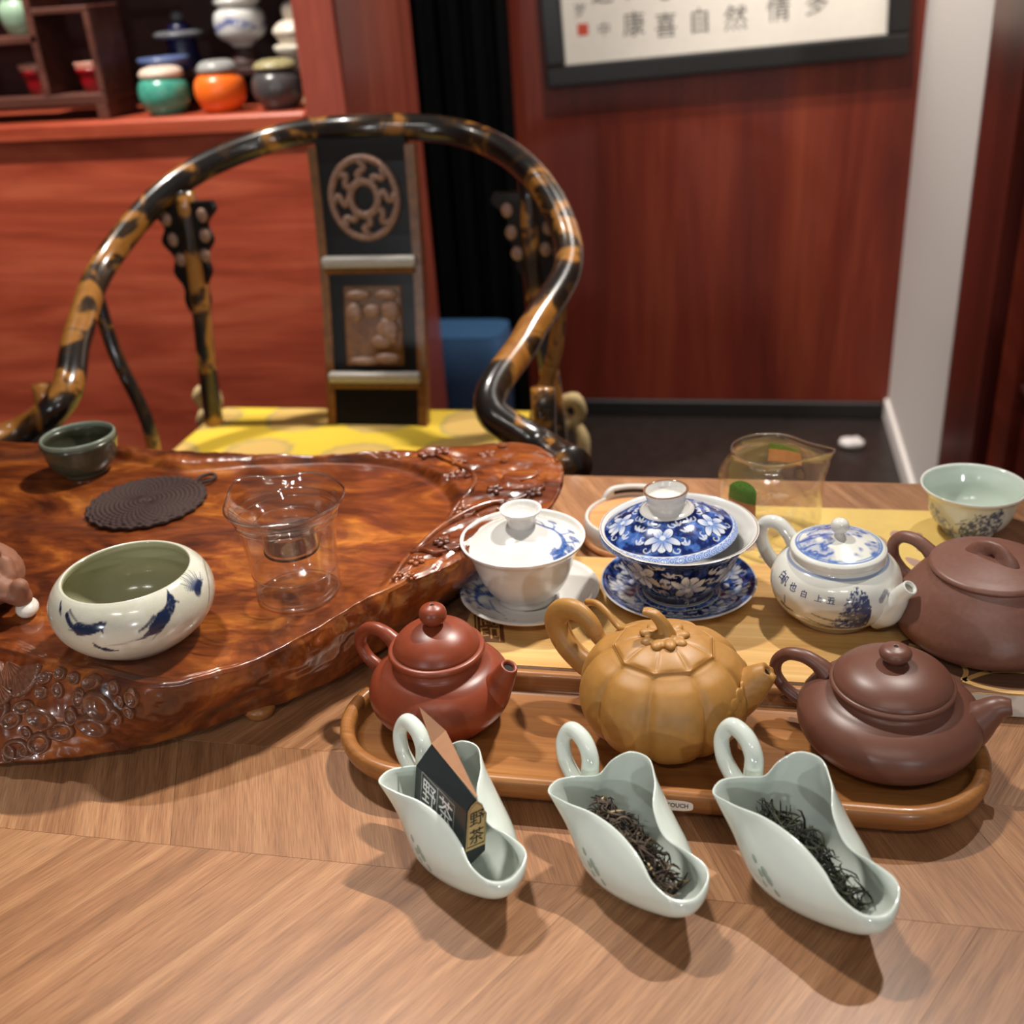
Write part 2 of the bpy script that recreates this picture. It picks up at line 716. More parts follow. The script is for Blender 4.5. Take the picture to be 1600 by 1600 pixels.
# cupboard at the right edge: stile, rails and panels
cu = thing('cupboard', 'red-brown wooden cupboard with framed panels beyond the dark jamb, cut off by the right edge', 'cupboard', (0.44, 1.2, 0))
mesh_obj('body', box(0.03, 0.4, 0, 0.68, 0, 2.4), M_panelr, cu, s=1, smooth=False)
mesh_obj('stile', box(0.0, 0.03, 0.56, 0.68, 0, 2.4, 0.004), M_panelr, cu, s=1, smooth=False)
for za, zb in ((0.0, 0.12), (0.545, 0.56), (0.70, 0.715), (1.35, 1.45)):
    mesh_obj('rail', box(0.005, 0.03, 0.0, 0.56, za, zb, 0.003), M_jamb, cu, s=1, smooth=False)
for za, zb in ((0.12, 0.545), (0.56, 0.70), (0.715, 1.35), (1.45, 2.4)):
    mesh_obj('panel', box(0.016, 0.03, 0.005, 0.555, za + 0.004, zb - 0.004, 0.006), M_panelr, cu, s=1, smooth=False)

# dark curtain between cabinet and wall
nv, nh = 6, 90
xs = np.linspace(-1.0, -0.588, nh)
Vc = []
for z in np.linspace(0.02, 2.6, nv):
    for x in xs:
        Vc.append((x, 2.88 + 0.012 * math.sin(x * 95) + 0.006 * math.sin(x * 210 + 1), z))
for z in np.linspace(0.02, 2.6, nv):
    for x in xs:
        Vc.append((x, 2.895 + 0.012 * math.sin(x * 95) + 0.006 * math.sin(x * 210 + 1), z))
Fc = grid_faces(nv, nh, False) + grid_faces(nv, nh, False, nv * nh)
M_curtain = plain('black_cloth', lin(7, 7, 8), 0.95, var=0.3, vscale=20, spec=0.1)
tag(mesh_obj('curtain', (Vc, Fc), M_curtain, s=1), 'black floor-length cloth curtain hanging between the red cabinet and the panelled wall', 'curtain')

# blue bin under the curtain
bn = thing('storage_bin', 'plain blue box standing on the floor in front of the black curtain, behind the chair', 'box', (-0.70, 2.70, 0))
M_blue = plain('blue_plastic', lin(70, 112, 158), 0.5, var=0.04)
bv = []
for z, w, d in ((0.0, 0.125, 0.08), (0.335, 0.135, 0.09), (0.36, 0.128, 0.085)):
    a = np.linspace(0, 2 * PI, 40, endpoint=False)
    c, s = np.cos(a), np.sin(a)
    bv.append(np.stack([np.sign(c) * np.abs(c) ** 0.35 * w, np.sign(s) * np.abs(s) ** 0.35 * d, np.full(40, z)], 1))
bv = np.vstack(bv)
mesh_obj('body', (bv, grid_faces(3, 40) + [tuple(range(40))]), M_blue, bn, s=1)
mesh_obj('lid', (bv[80:] * (1.02, 1.02, 1), [tuple(range(40))]), M_blue, bn, s=1)
bn.location = (-0.735, 2.70, 0)

# small pale crumple on the dark floor
cr = ellipsoid((0, 0, 14), (34, 24, 14), nu=28, nv=16)
cv = cr[0] * (0.75 + 0.5 * fbm(cr[0] / 12, 3, 5))[:, None]
cv[:, 2] -= cv[:, 2].min()
tag(mesh_obj('tissue', (cv, cr[1]), plain('pale_paper', lin(205, 198, 196), 0.8), loc=(0.307, 2.78, 0)), 'small crumpled pale tissue lying on the dark floor near the white wall', 'tissue')

# ------------------------------------------------------------------ framed calligraphy
fr = thing('framed_calligraphy', 'black-framed sheet of brush calligraphy with a red seal on the panelled wall', 'picture', (-0.510, 2.998, 0.923))
fr.rotation_euler = (0, math.radians(-2.3), 0)
W_, H_, B_ = 0.895, 0.56, 0.052
M_frame = plain('black_frame', lin(30, 28, 27), 0.32, var=0.1)
M_paper = plain('ivory_paper', lin(236, 229, 217), 0.8, var=0.02, vscale=10)
for x0, x1, z0, z1 in ((0, W_, 0, B_), (0, W_, H_ - B_, H_), (0, B_, B_, H_ - B_), (W_ - B_, W_, B_, H_ - B_)):
    mesh_obj('frame_bar', box(x0, x1, -0.035, 0, z0, z1, 0.006, 2), M_frame, fr, s=1, smooth=False)
sheet = mesh_obj('sheet', box(B_ - 0.005, W_ - B_ + 0.005, -0.012, -0.004, B_ - 0.005, H_ - B_ + 0.005), M_paper, fr, s=1, smooth=False)
M_ink = plain('grey_brush_ink', lin(74, 72, 70), 0.8)
cols = [(0.098, 0.175, '岁甲'), (0.156, 0.125, '中之夏'), (0.232, 0.128, '康长安'), (0.312, 0.118, '喜心春'), (0.396, 0.120, '自和风'), (0.484, 0.118, '然气茶'), (0.588, 0.128, '情生香'), (0.678, 0.134, '多月清')]
G = []
for x, z, s_ in cols:
    for i, ch in enumerate(s_):
        v, f = glyphs(ch, 0.062 if i or x > 0.2 else 0.036, 0, 2)
        v = v @ roty(0.0).T
        v = np.stack([v[:, 0] * 0.95 + x, np.full(len(v), -0.0124), v[:, 1] + z + i * 0.085], 1)
        mesh_obj('character', (v, f), M_ink, sheet, s=1, smooth=False)
M_seal = plain('red_seal_ink', lin(205, 84, 64), 0.8)
mesh_obj('seal_stamp', box(0.088, 0.116, -0.0126, -0.0122, 0.118, 0.146), M_seal, sheet, s=1, smooth=False, label='square red seal mark')

# ------------------------------------------------------------------ shop cabinet with display niche
cb = thing('cabinet', 'large red wooden counter cabinet with a dark open niche holding teaware', 'cabinet', (0, 2.1, 0))
mesh_obj('front_panel', box(-2.5, -0.836, 0.005, 0.045, 0.0, 0.95, 0.003), M_cabwood, cb, s=1, smooth=False)
mesh_obj('counter', box(-2.5, -0.836, -0.012, 0.46, 0.95, 0.985, 0.005), M_cabwood, cb, s=1, smooth=False)
mesh_obj('post', box(-0.835, -0.748, -0.014, 0.48, 0.0, 2.4, 0.005), M_cabpost, cb, s=1, smooth=False)
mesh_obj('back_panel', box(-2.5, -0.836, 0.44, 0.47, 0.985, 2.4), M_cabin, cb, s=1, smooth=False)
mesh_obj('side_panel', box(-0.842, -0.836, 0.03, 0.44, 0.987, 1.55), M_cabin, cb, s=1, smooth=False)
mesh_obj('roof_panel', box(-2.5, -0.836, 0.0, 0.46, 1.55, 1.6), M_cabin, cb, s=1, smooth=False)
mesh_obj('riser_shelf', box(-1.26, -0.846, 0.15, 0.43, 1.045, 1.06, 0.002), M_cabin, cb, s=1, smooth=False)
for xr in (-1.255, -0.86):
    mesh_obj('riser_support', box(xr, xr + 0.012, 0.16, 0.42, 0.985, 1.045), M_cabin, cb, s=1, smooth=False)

# curio stand with compartments
M_stand = wood('curio_stand_wood', lin(70, 40, 32), lin(92, 54, 44), lin(110, 68, 56), scale=(4, 30, 30), rough=0.4, bump=0)
cs = thing('curio_stand', 'small dark wooden curio stand with compartments on the cabinet counter', 'stand', (-1.56, 2.12, 0.985))
mesh_obj('base_board', box(-0.2, 0.29, 0, 0.12, 0.03, 0.05, 0.002), M_stand, cs, s=1, smooth=False)
for x in (-0.19, 0.262):
    mesh_obj('foot', box(x, x + 0.026, 0.0, 0.12, 0.0, 0.03, 0.002), M_stand, cs, s=1, smooth=False)
mesh_obj('middle_shelf', box(-0.2, 0.165, 0, 0.12, 0.150, 0.165, 0.002), M_stand, cs, s=1, smooth=False)
mesh_obj('divider', box(0.150, 0.166, 0, 0.12, 0.05, 0.36, 0.002), M_stand, cs, s=1, smooth=False)
mesh_obj('side_board', box(0.276, 0.29, 0, 0.12, 0.05, 0.20, 0.002), M_stand, cs, s=1, smooth=False)
mesh_obj('side_board', box(-0.2, -0.186, 0, 0.12, 0.05, 0.36, 0.002), M_stand, cs, s=1, smooth=False)
mesh_obj('bracket', box(0.166, 0.29, 0.0, 0.12, 0.20, 0.212, 0.002), M_stand, cs, s=1, smooth=False)
mesh_obj('bracket', box(0.06, 0.15, 0.05, 0.12, 0.255, 0.267, 0.002), M_stand, cs, s=1, smooth=False)

M_redcup = plain('red_glaze', lin(150, 18, 28), 0.25, var=0.1)
M_rim = plain('pale_pink_rim', lin(215, 150, 130), 0.3)


def small_cup(name, label, loc, r, h, mat, rimm):
    t = thing(name, label, 'cup', loc, group='red cups in the curio stand')
    mesh_obj('bowl', Lathe([(0, 0), (r * .55, 0), (r * .62, 2), (r * .85, h * .55), (r * .97, h * .8), (r * .93, h * .8), (r * .5, 6), (0, 5)], 40, 3).geo, mat, t)
    mesh_obj('rim', Lathe([(r * .97, h * .8), (r, h * .9), (r * 1.02, h), (r * .97, h), (r * .94, h * .9), (r * .93, h * .8)], 40, 2).geo, rimm, t)
    return t


small_cup('red_cup', 'red cup with a pale rim in the left compartment of the curio stand', (-1.446, 2.18, 1.035), 39, 60, M_redcup, M_rim)
small_cup('red_cup', 'red cup with a pink rim in the right compartment of the curio stand', (-1.324, 2.18, 1.035), 33, 58, M_redcup, M_rim)
M_celjar = plain('pale_green_glaze', lin(150, 178, 152), 0.3, var=0.06)
cj = thing('green_jar', 'pale green jar on the middle shelf of the curio stand', 'jar', (-1.462, 2.18, 1.15))
mesh_obj('body', Lathe([(0, 0), (18, 0), (24, 4), (36, 30), (37, 48), (30, 62), (26, 66), (24, 66), (27, 60), (0, 55)], 40, 4).geo, M_celjar, cj)
mesh_obj('lid', Lathe([(28, 66), (29, 69), (20, 76), (6, 80), (7, 88), (4, 92), (0, 92)], 40, 4).geo, M_celjar, cj)


def jar(name, label, loc, body, lid, mb, ml, cat='jar', group=None):
    t = thing(name, label, cat, loc, group=group)
    mesh_obj('body', Lathe(body, 48, 4).geo, mb, t)
    if lid:
        mesh_obj('lid', Lathe(lid, 48, 4).geo, ml, t)
    return t


jb_ = [(0, 0), (30, 0), (34, 3), (49, 24), (52, 42), (47, 62), (34, 74), (31, 76), (29, 74), (44, 60), (0, 20)]
jl_ = [(35, 75), (36, 79), (30, 85), (12, 90), (8, 93), (9, 99), (5, 102), (0, 102)]
M_teal = plain('teal_glaze', lin(70, 150, 130), 0.25, var=0.2, vscale=20)
M_crack = plain('pale_mottled_glaze', lin(216, 190, 172), 0.5, var=0.25, vscale=60)
M_orange = plain('orange_glaze', lin(238, 108, 34), 0.3, var=0.06)
M_greyl = plain('silver_grey_lid', lin(150, 150, 148), 0.3)
M_charc = plain('charcoal_glaze', lin(72, 68, 68), 0.25, var=0.1)
M_navy = plain('navy_glaze', lin(22, 24, 62), 0.3)
M_slate = plain('slate_rim', lin(92, 92, 96), 0.35)
M_multi = plain('mottled_colour_glaze', lin(150, 140, 100), 0.4, var=0.5, vscale=45)
jar('teal_jar', 'round teal jar with a pale mottled collar at the front of the cabinet niche', (-1.167, 2.17, 0.985), jb_, [(38, 70), (44, 74), (42, 84), (30, 90), (10, 92), (0, 92)], M_teal, M_crack, group='front row of lidded jars in the niche')
oj = jar('orange_jar', 'bright orange jar with a grey lid at the front of the cabinet niche', (-1.043, 2.17, 0.985), jb_, [(34, 75), (40, 78), (38, 88), (30, 95), (10, 98), (0, 98)], M_orange, M_greyl, group='front row of lidded jars in the niche')
jar('charcoal_jar', 'dark charcoal jar with a mottled lid at the front right of the cabinet niche', (-0.918, 2.17, 0.985), jb_, [(34, 75), (44, 78), (42, 84), (28, 92), (8, 94), (0, 94)], M_charc, M_multi, group='front row of lidded jars in the niche')
be = thing('beige_figurine', 'tiny beige ornament beside the charcoal jar, next to the cabinet post', 'figurine', (-0.845, 2.15, 0.985))
mesh_obj('body', blob([ellipsoid((0, 0, 14), (17, 14, 14)), ellipsoid((0, -4, 33), (12, 11, 12))], 2.5), plain('beige_clay', lin(160, 145, 112), 0.5, var=0.3, vscale=60), be)
mesh_obj('hat', Lathe([(0, 52), (6, 50), (13, 42), (14, 39), (0, 40)], 24, 3).geo, plain('dark_brown_glaze', lin(70, 56, 44), 0.5), be)
nj = thing('navy_jar', 'tall navy jar with a wide grey brimmed lid at the back of the niche', 'jar', (-1.19, 2.33, 1.06))
mesh_obj('body', Lathe([(0, 0), (32, 0), (34, 5), (32, 40), (30, 62), (28, 62), (0, 20)], 40, 3).geo, M_navy, nj)
mesh_obj('brim', Lathe([(30, 62), (54, 64), (56, 70), (50, 74), (28, 76), (0, 76)], 40, 2).geo, M_slate, nj)
mesh_obj('cap', Lathe([(26, 76), (24, 84), (15, 92), (0, 94)], 40, 3).geo, M_navy, nj)
mesh_obj('knob', Lathe([(0, 93), (10, 94), (14, 104), (10, 112), (0, 113)], 24, 3).geo, M_slate, nj)
pl = tag(mesh_obj('blue_bowl', Lathe([(0, 0), (28, 0), (34, 5), (52, 30), (50, 30), (32, 8), (0, 6)], 40, 3).geo, plain('grey_blue_glaze', lin(84, 100, 140), 0.3), loc=(-1.19, 2.235, 1.06)), 'grey-blue bowl standing before the tall navy jar in the niche', 'bowl')
wj = thing('white_jar', 'large white jar painted with a blue band on a dark stand in the niche', 'jar', (-1.05, 2.33, 1.06))
mesh_obj('stand', Lathe([(0, 0), (38, 0), (40, 6), (30, 12), (24, 30), (22, 36), (0, 36)], 40, 3).geo, M_cabin, wj)
Lw = Lathe([(0, 36), (20, 36), (26, 42), (50, 60), (54, 84), (50, 104), (40, 114), (44, 120), (0, 112)], 120, 6)
pw = np.tile(WHITE_GLAZE * 0.85, (len(Lw.V), 1))
mb_ = np.exp(-((Lw.z - 80 - 6 * np.sin(Lw.th * 3)) / 9) ** 2) * (0.3 + 0.7 * (vnoise(np.stack([Lw.th * 5, Lw.z / 8], 1), 3) > 0.45))
mesh_obj('body', Lw.geo, M_paint, wj, paint=mix(pw, lin(60, 76, 140), np.clip(mb_, 0, 1)))
mesh_obj('lid', Lathe([(46, 118), (50, 124), (36, 136), (14, 142), (12, 150), (0, 154)], 40, 4).geo, M_white, wj)
tj = thing('white_stacked_jar', 'white tiered jar with a round knob at the back right of the niche', 'jar', (-0.928, 2.33, 1.06))
mesh_obj('bowl', Lathe([(0, 0), (26, 0), (28, 4), (48, 22), (50, 34), (46, 36), (0, 30)], 40, 4).geo, plain('cream_glaze', lin(205, 198, 182), 0.3), tj)
mesh_obj('shoulder', Lathe([(34, 36), (40, 46), (48, 62), (40, 74), (26, 82), (0, 84)], 40, 4).geo, plain('pale_cream_glaze', lin(214, 200, 184), 0.3), tj)
mesh_obj('knob', Lathe([(20, 82), (24, 96), (22, 110), (10, 118), (0, 119)], 40, 4).geo, plain('ivory_glaze', lin(206, 194, 178), 0.3), tj)

# ------------------------------------------------------------------ horseshoe chair
M_lacq = N('black_and_amber_lacquer')
mp = M_lacq.coords((16, 16, 16))
nz = M_lacq.n('ShaderNodeTexNoise', i_Scale=1.0, i_Detail=3.0, i_Distortion=0.6)
M_lacq.l(mp, 'Vector', nz, 'Vector')
rp = M_lacq.ramp([(0.45, lin(28, 23, 20)), (0.52, lin(60, 42, 24)), (0.57, lin(160, 108, 48)), (0.70, lin(138, 88, 38))])
M_lacq.l(nz, 'Fac', rp, 'Fac')
M_lacq.l(rp, 'Color', M_lacq.b, 'Base Color')
M_lacq.set(Roughness=0.24, Coat_Weight=0.6, Coat_Roughness=0.1)
M_lacq = M_lacq.m
M_blk = plain('black_lacquer', lin(19, 17, 16), 0.3, var=0.2, spec=0.25)
M_amber = plain('amber_lacquer', lin(112, 70, 26), 0.3, var=0.3, vscale=20)
M_carve = plain('worn_carving_wood', lin(140, 106, 88), 0.45, var=0.35, vscale=40)
M_barl = plain('lacquer_painted_shine', lin(170, 165, 158), 0.35, var=0.1)  # reflected shine of the splat bars, put into a pale base colour

ch = thing('horseshoe_chair', 'black and amber lacquered horseshoe-back armchair behind the carved tea tray', 'chair', (-0.52, 1.28, 0))
O = np.array([-0.52, 1.28, 0])
rail = np.array([(-0.9, 0.992, 0.747), (-0.85, 1.067, 0.739), (-0.797, 1.078, 0.772), (-0.817, 1.175, 0.824), (-0.844, 1.319, 0.885), (-0.778, 1.427, 0.966), (-0.662, 1.511, 1.009), (-0.523, 1.498, 1.022), (-0.384, 1.507, 1.009), (-0.27, 1.42, 0.966), (-0.207, 1.31, 0.885), (-0.238, 1.166, 0.824), (-0.261, 1.07, 0.772), (-0.208, 1.058, 0.739), (-0.16, 0.985, 0.747)])
mesh_obj('crest_rail', tube(rail - O, [0.021, 0.019, 0.018, 0.018, 0.018, 0.018, 0.018, 0.018, 0.019, 0.021], n=20, k=10), M_lacq, ch, s=1)


def yspl(z):
    return 1.49 - 0.075 * np.clip((1.0 - z) / 0.42, 0, 1) + 0.012 * np.sin((1.0 - z) * 9)


def splat_piece(x0, x1, z0, z1, d0, d1, n=8):
    zs = np.linspace(z0, z1, n)
    V = []
    for z in zs:
        y = yspl(z)
        V += [(x0, y - d0, z), (x1, y - d0, z), (x1, y + d1, z), (x0, y + d1, z)]
    F = grid_faces(n, 4) + [(0, 1, 2, 3), tuple((n - 1) * 4 + i for i in range(4))]
    return np.array(V) - O, F


sp = mesh_obj('splat', splat_piece(-0.585, -0.455, 0.58, 1.012, 0.008, 0.008, 14), M_blk, ch, s=1, smooth=False)
mesh_obj('splat_edging', splat_piece(-0.597, -0.584, 0.58, 1.0, 0.011, 0.008, 14), M_amber, sp, s=1, smooth=False)
mesh_obj('splat_edging', splat_piece(-0.456, -0.443, 0.58, 1.0, 0.011, 0.008, 14), M_amber, sp, s=1, smooth=False)
mc = np.array([-0.520, yspl(0.931) - 0.009, 0.931]) - O
ring_ = [(math.cos(a) * 0.048, 0, math.sin(a) * 0.054) for a in np.linspace(0, 2 * PI, 24, endpoint=False)]
parts_ = [tube(ring_, 0.0055, 8, 2, closed=True), tube([(p[0] * .42, 0, p[2] * .42) for p in ring_], 0.006, 8, 2, closed=True)]
for a in np.linspace(0, 2 * PI, 8, endpoint=False):
    r_ = [(math.cos(a + q) * R_, 0, math.sin(a + q) * R_ * 1.1) for q, R_ in ((0, .02), (.25, .03), (-.1, .038), (.1, .047))]
    parts_.append(tube(r_, 0.0055, 8, 3))
lean = lambda z: -math.atan((yspl(z + .04) - yspl(z - .04)) / .08)
mesh_obj('medallion', join(*parts_), M_carve, sp, s=1, loc=mc + np.array([0, -.002, 0]), rot=(lean(.931), 0, 0))
for zb in (0.845, 0.684):
    b_ = mesh_obj('splat_bar', xf(box(-0.070, 0.070, -0.016, 0.0, -0.008, 0.008, 0.004, 2), None, np.array([-0.520, yspl(zb) - 0.006, zb]) - O), M_barl, sp, s=1)
    mesh_obj('splat_bar_edge', xf(box(-0.068, 0.068, -0.013, 0.0, -0.017, -0.009, 0.002), None, np.array([-0.520, yspl(zb) - 0.006, zb]) - O), M_amber, sp, s=1, smooth=False)
pz = np.array([-0.52, yspl(0.755) - 0.009, 0.755]) - O
pp = [xf(box(-0.044, 0.044, -0.004, 0.004, -0.058, 0.058, 0.002), None, (0, 0.004, 0))]
mesh_obj('carved_panel', pp[0], M_amber, sp, s=1, smooth=False, loc=pz + np.array([0, -.002, 0]), rot=(lean(.755), 0, 0))
cp = []
for (x, z, a, b) in ((-.02, .045, .02, .007), (.022, .045, .018, .007), (-.026, .02, .013, .014), (.028, .022, .014, .016), (0, .022, .014, .01), (.022, -.005, .018, .018), (.012, -.022, .016, .01), (.03, -.012, .008, .014), (-.015, -.05, .024, .006), (.02, -.046, .02, .008)):
    cp.append(ellipsoid((x, 0, z), (a, 0.007, b), nu=14, nv=8))
mesh_obj('carved_figure', join(*cp), M_carve, sp, s=1, loc=pz + np.array([0, -.004, 0]), rot=(lean(.755), 0, 0))
for s_, xt, xb in ((-1, -0.763, -0.778), (1, -0.273, -0.252)):
    mesh_obj('back_post', tube(np.array([(xt, 1.42, 0.958), (xt - .002, 1.415, 0.85), (xb, 1.405, 0.65), (xb, 1.40, 0.0)]) - O, 0.014, 12, 5), M_lacq, ch, s=1)
    # openwork spandrel hugging the post under the rail
    zc = np.linspace(0.944, 0.775, 40)
    pl_, pr_ = [], []
    for i, z in enumerate(zc):
        t = i / 39
        xx = xt + (xb - xt) * (0.958 - z) / 0.3
        w = (0.012 + 0.036 * (1 - t) ** 1.1) * (1 + 0.16 * math.sin(t * 24))
        pl_.append((xx - w, z))
        pr_.append((xx + w * .85, z))
    V_ = []
    for y in (1.410, 1.423):
        V_ += [(x, y, z) for x, z in pl_] + [(x, y, z) for x, z in pr_]
    F_ = []
    for o_ in (0, 80):
        F_ += [(o_ + i, o_ + i + 1, o_ + 40 + i + 1, o_ + 40 + i) for i in range(39)]
    for o_ in (0, 40):
        F_ += [(o_ + i, o_ + i + 1, o_ + 80 + i + 1, o_ + 80 + i) for i in range(39)]
    F_ += [(0, 40, 120, 80), (39, 79, 159, 119)]
    sd = mesh_obj('spandrel', (np.array(V_) - O, F_), M_blk, ch, s=1, smooth=False)
    for k, (dx, z) in enumerate(((-.030, .922), (.026, .926), (-.026, .893), (.024, .898), (-.020, .865), (.019, .87))):
        mesh_obj('spandrel_flower', xf(ellipsoid((0, 0, 0), (.0085, .004, .010), nu=12, nv=8), None, np.array([xt + dx, 1.409, z]) - O), M_carve, sd, s=1)
    xl = -0.838 if s_ < 0 else -0.212
    xe = -0.80 if s_ < 0 else -0.245
    mesh_obj('arm_brace', tube(np.array([(xl, 1.27, 0.86), (xl + (xe - xl) * .3, 1.262, 0.78), (xe - .006 * s_, 1.25, 0.68), (xe, 1.25, 0.56)]) - O, 0.0095, 10, 5), M_lacq, ch, s=1)
    mesh_obj('arm_post', tube(np.array([(xl, 1.115, 0.785), (xl, 1.10, 0.68), (xl, 1.09, 0.0)]) - O, 0.014, 12, 4), M_lacq, ch, s=1)
mesh_obj('seat', box(-0.30, 0.29, -0.20, 0.15, 0.53, 0.575, 0.008), M_blk, ch, s=1, smooth=False)
for z in (0.10, 0.22):
    mesh_obj('stretcher', tube([(-0.31, -0.175, z), (0.31, -0.175, z)], 0.011, 10, 2), M_lacq, ch, s=1)
    mesh_obj('stretcher', tube([(-0.255, 0.118, z), (0.265, 0.118, z)], 0.011, 10, 2), M_lacq, ch, s=1)

# yellow cushion on the seat
cz = 0.576
cg = box(-0.272, 0.272, -0.19, 0.205, 0, 0.038, 0.014, 3)
M_cush = N('yellow_brocade')
mp = M_cush.coords((1, 1, 1))
vo = M_cush.n('ShaderNodeTexVoronoi', i_Scale=7.0, i_Randomness=0.25)
M_cush.l(mp, 'Vector', vo, 'Vector')
nz = M_cush.n('ShaderNodeTexNoise', i_Scale=90.0, i_Detail=3.0)
M_cush.l(mp, 'Vector', nz, 'Vector')
ad = M_cush.n('ShaderNodeMath', operation='MULTIPLY_ADD', i_1=0.12)
M_cush.l(nz, 'Fac', ad, 0)
M_cush.l(vo, 'Distance', ad, 2)
rp = M_cush.ramp([(0.40, lin(204, 168, 92)), (0.46, lin(176, 154, 88)), (0.50, lin(220, 186, 56)), (0.9, lin(222, 190, 56))])
M_cush.l(ad, 'Value', rp, 'Fac')
M_cush.l(rp, 'Color', M_cush.b, 'Base Color')
M_cush.set(Roughness=0.6)
cu2 = thing('seat_cushion', 'bright yellow brocade cushion with round medallions on the horseshoe chair', 'cushion', (-0.535, 1.28, cz))
mesh_obj('pad', cg, M_cush.m, cu2, s=1)
M_tie = plain('beige_cord', lin(206, 180, 130), 0.8, var=0.15, vscale=80)
for xx, yy in ((-0.30, 0.215), (0.292, 0.185)):
    kn = mesh_obj('tie_knot', tube([(xx, yy, 0.02), (xx - .012, yy, 0.05), (xx + .012, yy - .004, 0.062), (xx + .018, yy, 0.035), (xx - .006, yy - .01, 0.02), (xx - .016, yy - .006, 0.004)], [0.008, 0.011, 0.011, 0.009, 0.009, 0.007], 8, 4), M_tie, cu2, s=1)
    mesh_obj('tassel', tube([(xx + .01, yy - .004, 0.03), (xx + .022, yy - .01, 0.005), (xx + .02, yy - .012, -0.03)], [0.006, 0.010, 0.012], 8, 4), M_tie, kn, s=1)

# ================================================================== THE TABLE
TZ = 0.75
tb = thing('tea_table', 'wide walnut table with a chevron plank top carrying all the teaware', 'table', (0, 0.5, 0))
M_plank = wood('walnut_plank', lin(124, 84, 56), lin(158, 113, 78), lin(180, 136, 98), scale=(2.6, 62, 62), rough=0.36, fine=(50, 1300, 1300), vary=0.10, finew=0.6, bump=0.08, distort=1.0)
M_under = plain('walnut_core', lin(60, 36, 24), 0.5)
mesh_obj('core', box(-1.3, 0.95, -0.40, 0.455, 0.705, 0.7475, 0.002), M_under, tb, s=1, smooth=False)
mesh_obj('edge_band', box(-1.305, 0.955, 0.4555, 0.4625, 0.70, 0.7495, 0.001), M_plank, tb, s=1, smooth=False)
for x in (-1.22, 0.87):
    for y in (-0.33, 0.38):
        mesh_obj('leg', box(x - .03, x + .03, y - .03, y + .03, 0, 0.705, 0.003), M_under, tb, s=1, smooth=False)


def clip_x(poly, x, keep_less):
    out = []
    n = len(poly)
    for i in range(n):
        a, b = poly[i], poly[(i + 1) % n]
        ina = (a[0] <= x) == keep_less
        inb = (b[0] <= x) == keep_less
        if ina:
            out.append(a)
        if ina != inb:
            t = (x - a[0]) / (b[0] - a[0])
            out.append((x, a[1] + t * (b[1] - a[1])))
    return out


ROWS = [(-0.40, 0.080, -60, 0.15), (0.080, 0.4290, 59, 0.20), (0.4290, 0.5230, -66, 0.165), (0.5230, 0.70, 62, 0.16), (0.70, 0.9555, -62, 0.17)]
for y0, y1, ang, w in ROWS:
    a = math.radians(ang)
    sh = (y1 - y0) / math.tan(a)
    x = -1.3 - abs(sh) + 0.03
    while x < 0.95 + abs(sh):
        g = 0.00008
        poly = [(x + g, y0 + g), (x + w - g, y0 + g), (x + w + sh - g, y1 - g), (x + sh + g, y1 - g)]
        x += w
        poly = clip_x(poly, -1.3, False)
        if len(poly) < 3:
            continue
        poly = clip_x(poly, 0.95, True)
        if len(poly) < 3:
            continue
        P = np.array(poly)
        c = P.mean(0)
        L = (P - c) @ rotz(-a)[:2, :2].T
        hgt = rng.uniform(-0.00005, 0)
        o = mesh_obj('plank', prism(L, -0.0025, hgt, 0.0001), M_plank, tb, s=1, smooth=False, loc=(c[0], c[1] - 0.5, TZ), rot=(0, 0, a))

# ================================================================== CARVED SLAB TEA TRAY
SC = np.array([-0.48, 0.69])
crest = [(-.86, .60), (-.80, .555), (-.70, .535), (-.60, .53), (-.52, .53), (-.482, .524), (-.423, .508), (-.385, .500), (-.347, .496), (-.321, .512), (-.277, .553), (-.252, .600), (-.195, .664), (-.165, .710), (-.142, .753), (-.139, .80), (-.150, .845), (-.19, .882), (-.25, .872), (-.312, .853), (-.40, .846), (-.497, .848), (-.60, .858), (-.71, .862), (-.80, .85), (-.87, .79), (-.90, .70)]
basin = [(-.83, .62), (-.76, .585), (-.66, .56), (-.58, .556), (-.496, .548), (-.458, .533), (-.406, .520), (-.356, .511), (-.330, .522), (-.288, .552), (-.264, .585), (-.250, .617), (-.247, .656), (-.234, .692), (-.224, .746), (-.241, .787), (-.295, .830), (-.336, .840), (-.414, .833), (-.469, .818), (-.496, .812), (-.54, .828), (-.60, .842), (-.68, .835), (-.78, .82), (-.84, .76), (-.86, .69)]
foot_ = [(-.85, .54), (-.80, .50), (-.60, .472), (-.47, .479), (-.39, .500), (-.345, .524), (-.312, .548), (-.286, .580), (-.264, .612), (-.235, .665), (-.213, .717), (-.185, .77), (-.172, .83), (-.20, .86), (-.40, .825), (-.70, .84), (-.86, .78), (-.88, .68)]
NT = 720
TH = np.linspace(-PI, PI, NT, endpoint=False)


def polar(pts, sm=3):
    P = spline(np.array(pts), 10, closed=True) - SC
    t = np.arctan2(P[:, 1], P[:, 0])
    r = np.hypot(P[:, 0], P[:, 1])
    o = np.argsort(t)
    t, r = t[o], r[o]
    R = np.interp(TH, np.concatenate([t - 2 * PI, t, t + 2 * PI]), np.tile(r, 3))
    for _ in range(sm):
        R = (np.roll(R, 1) + 2 * R + np.roll(R, -1)) / 4
    return R


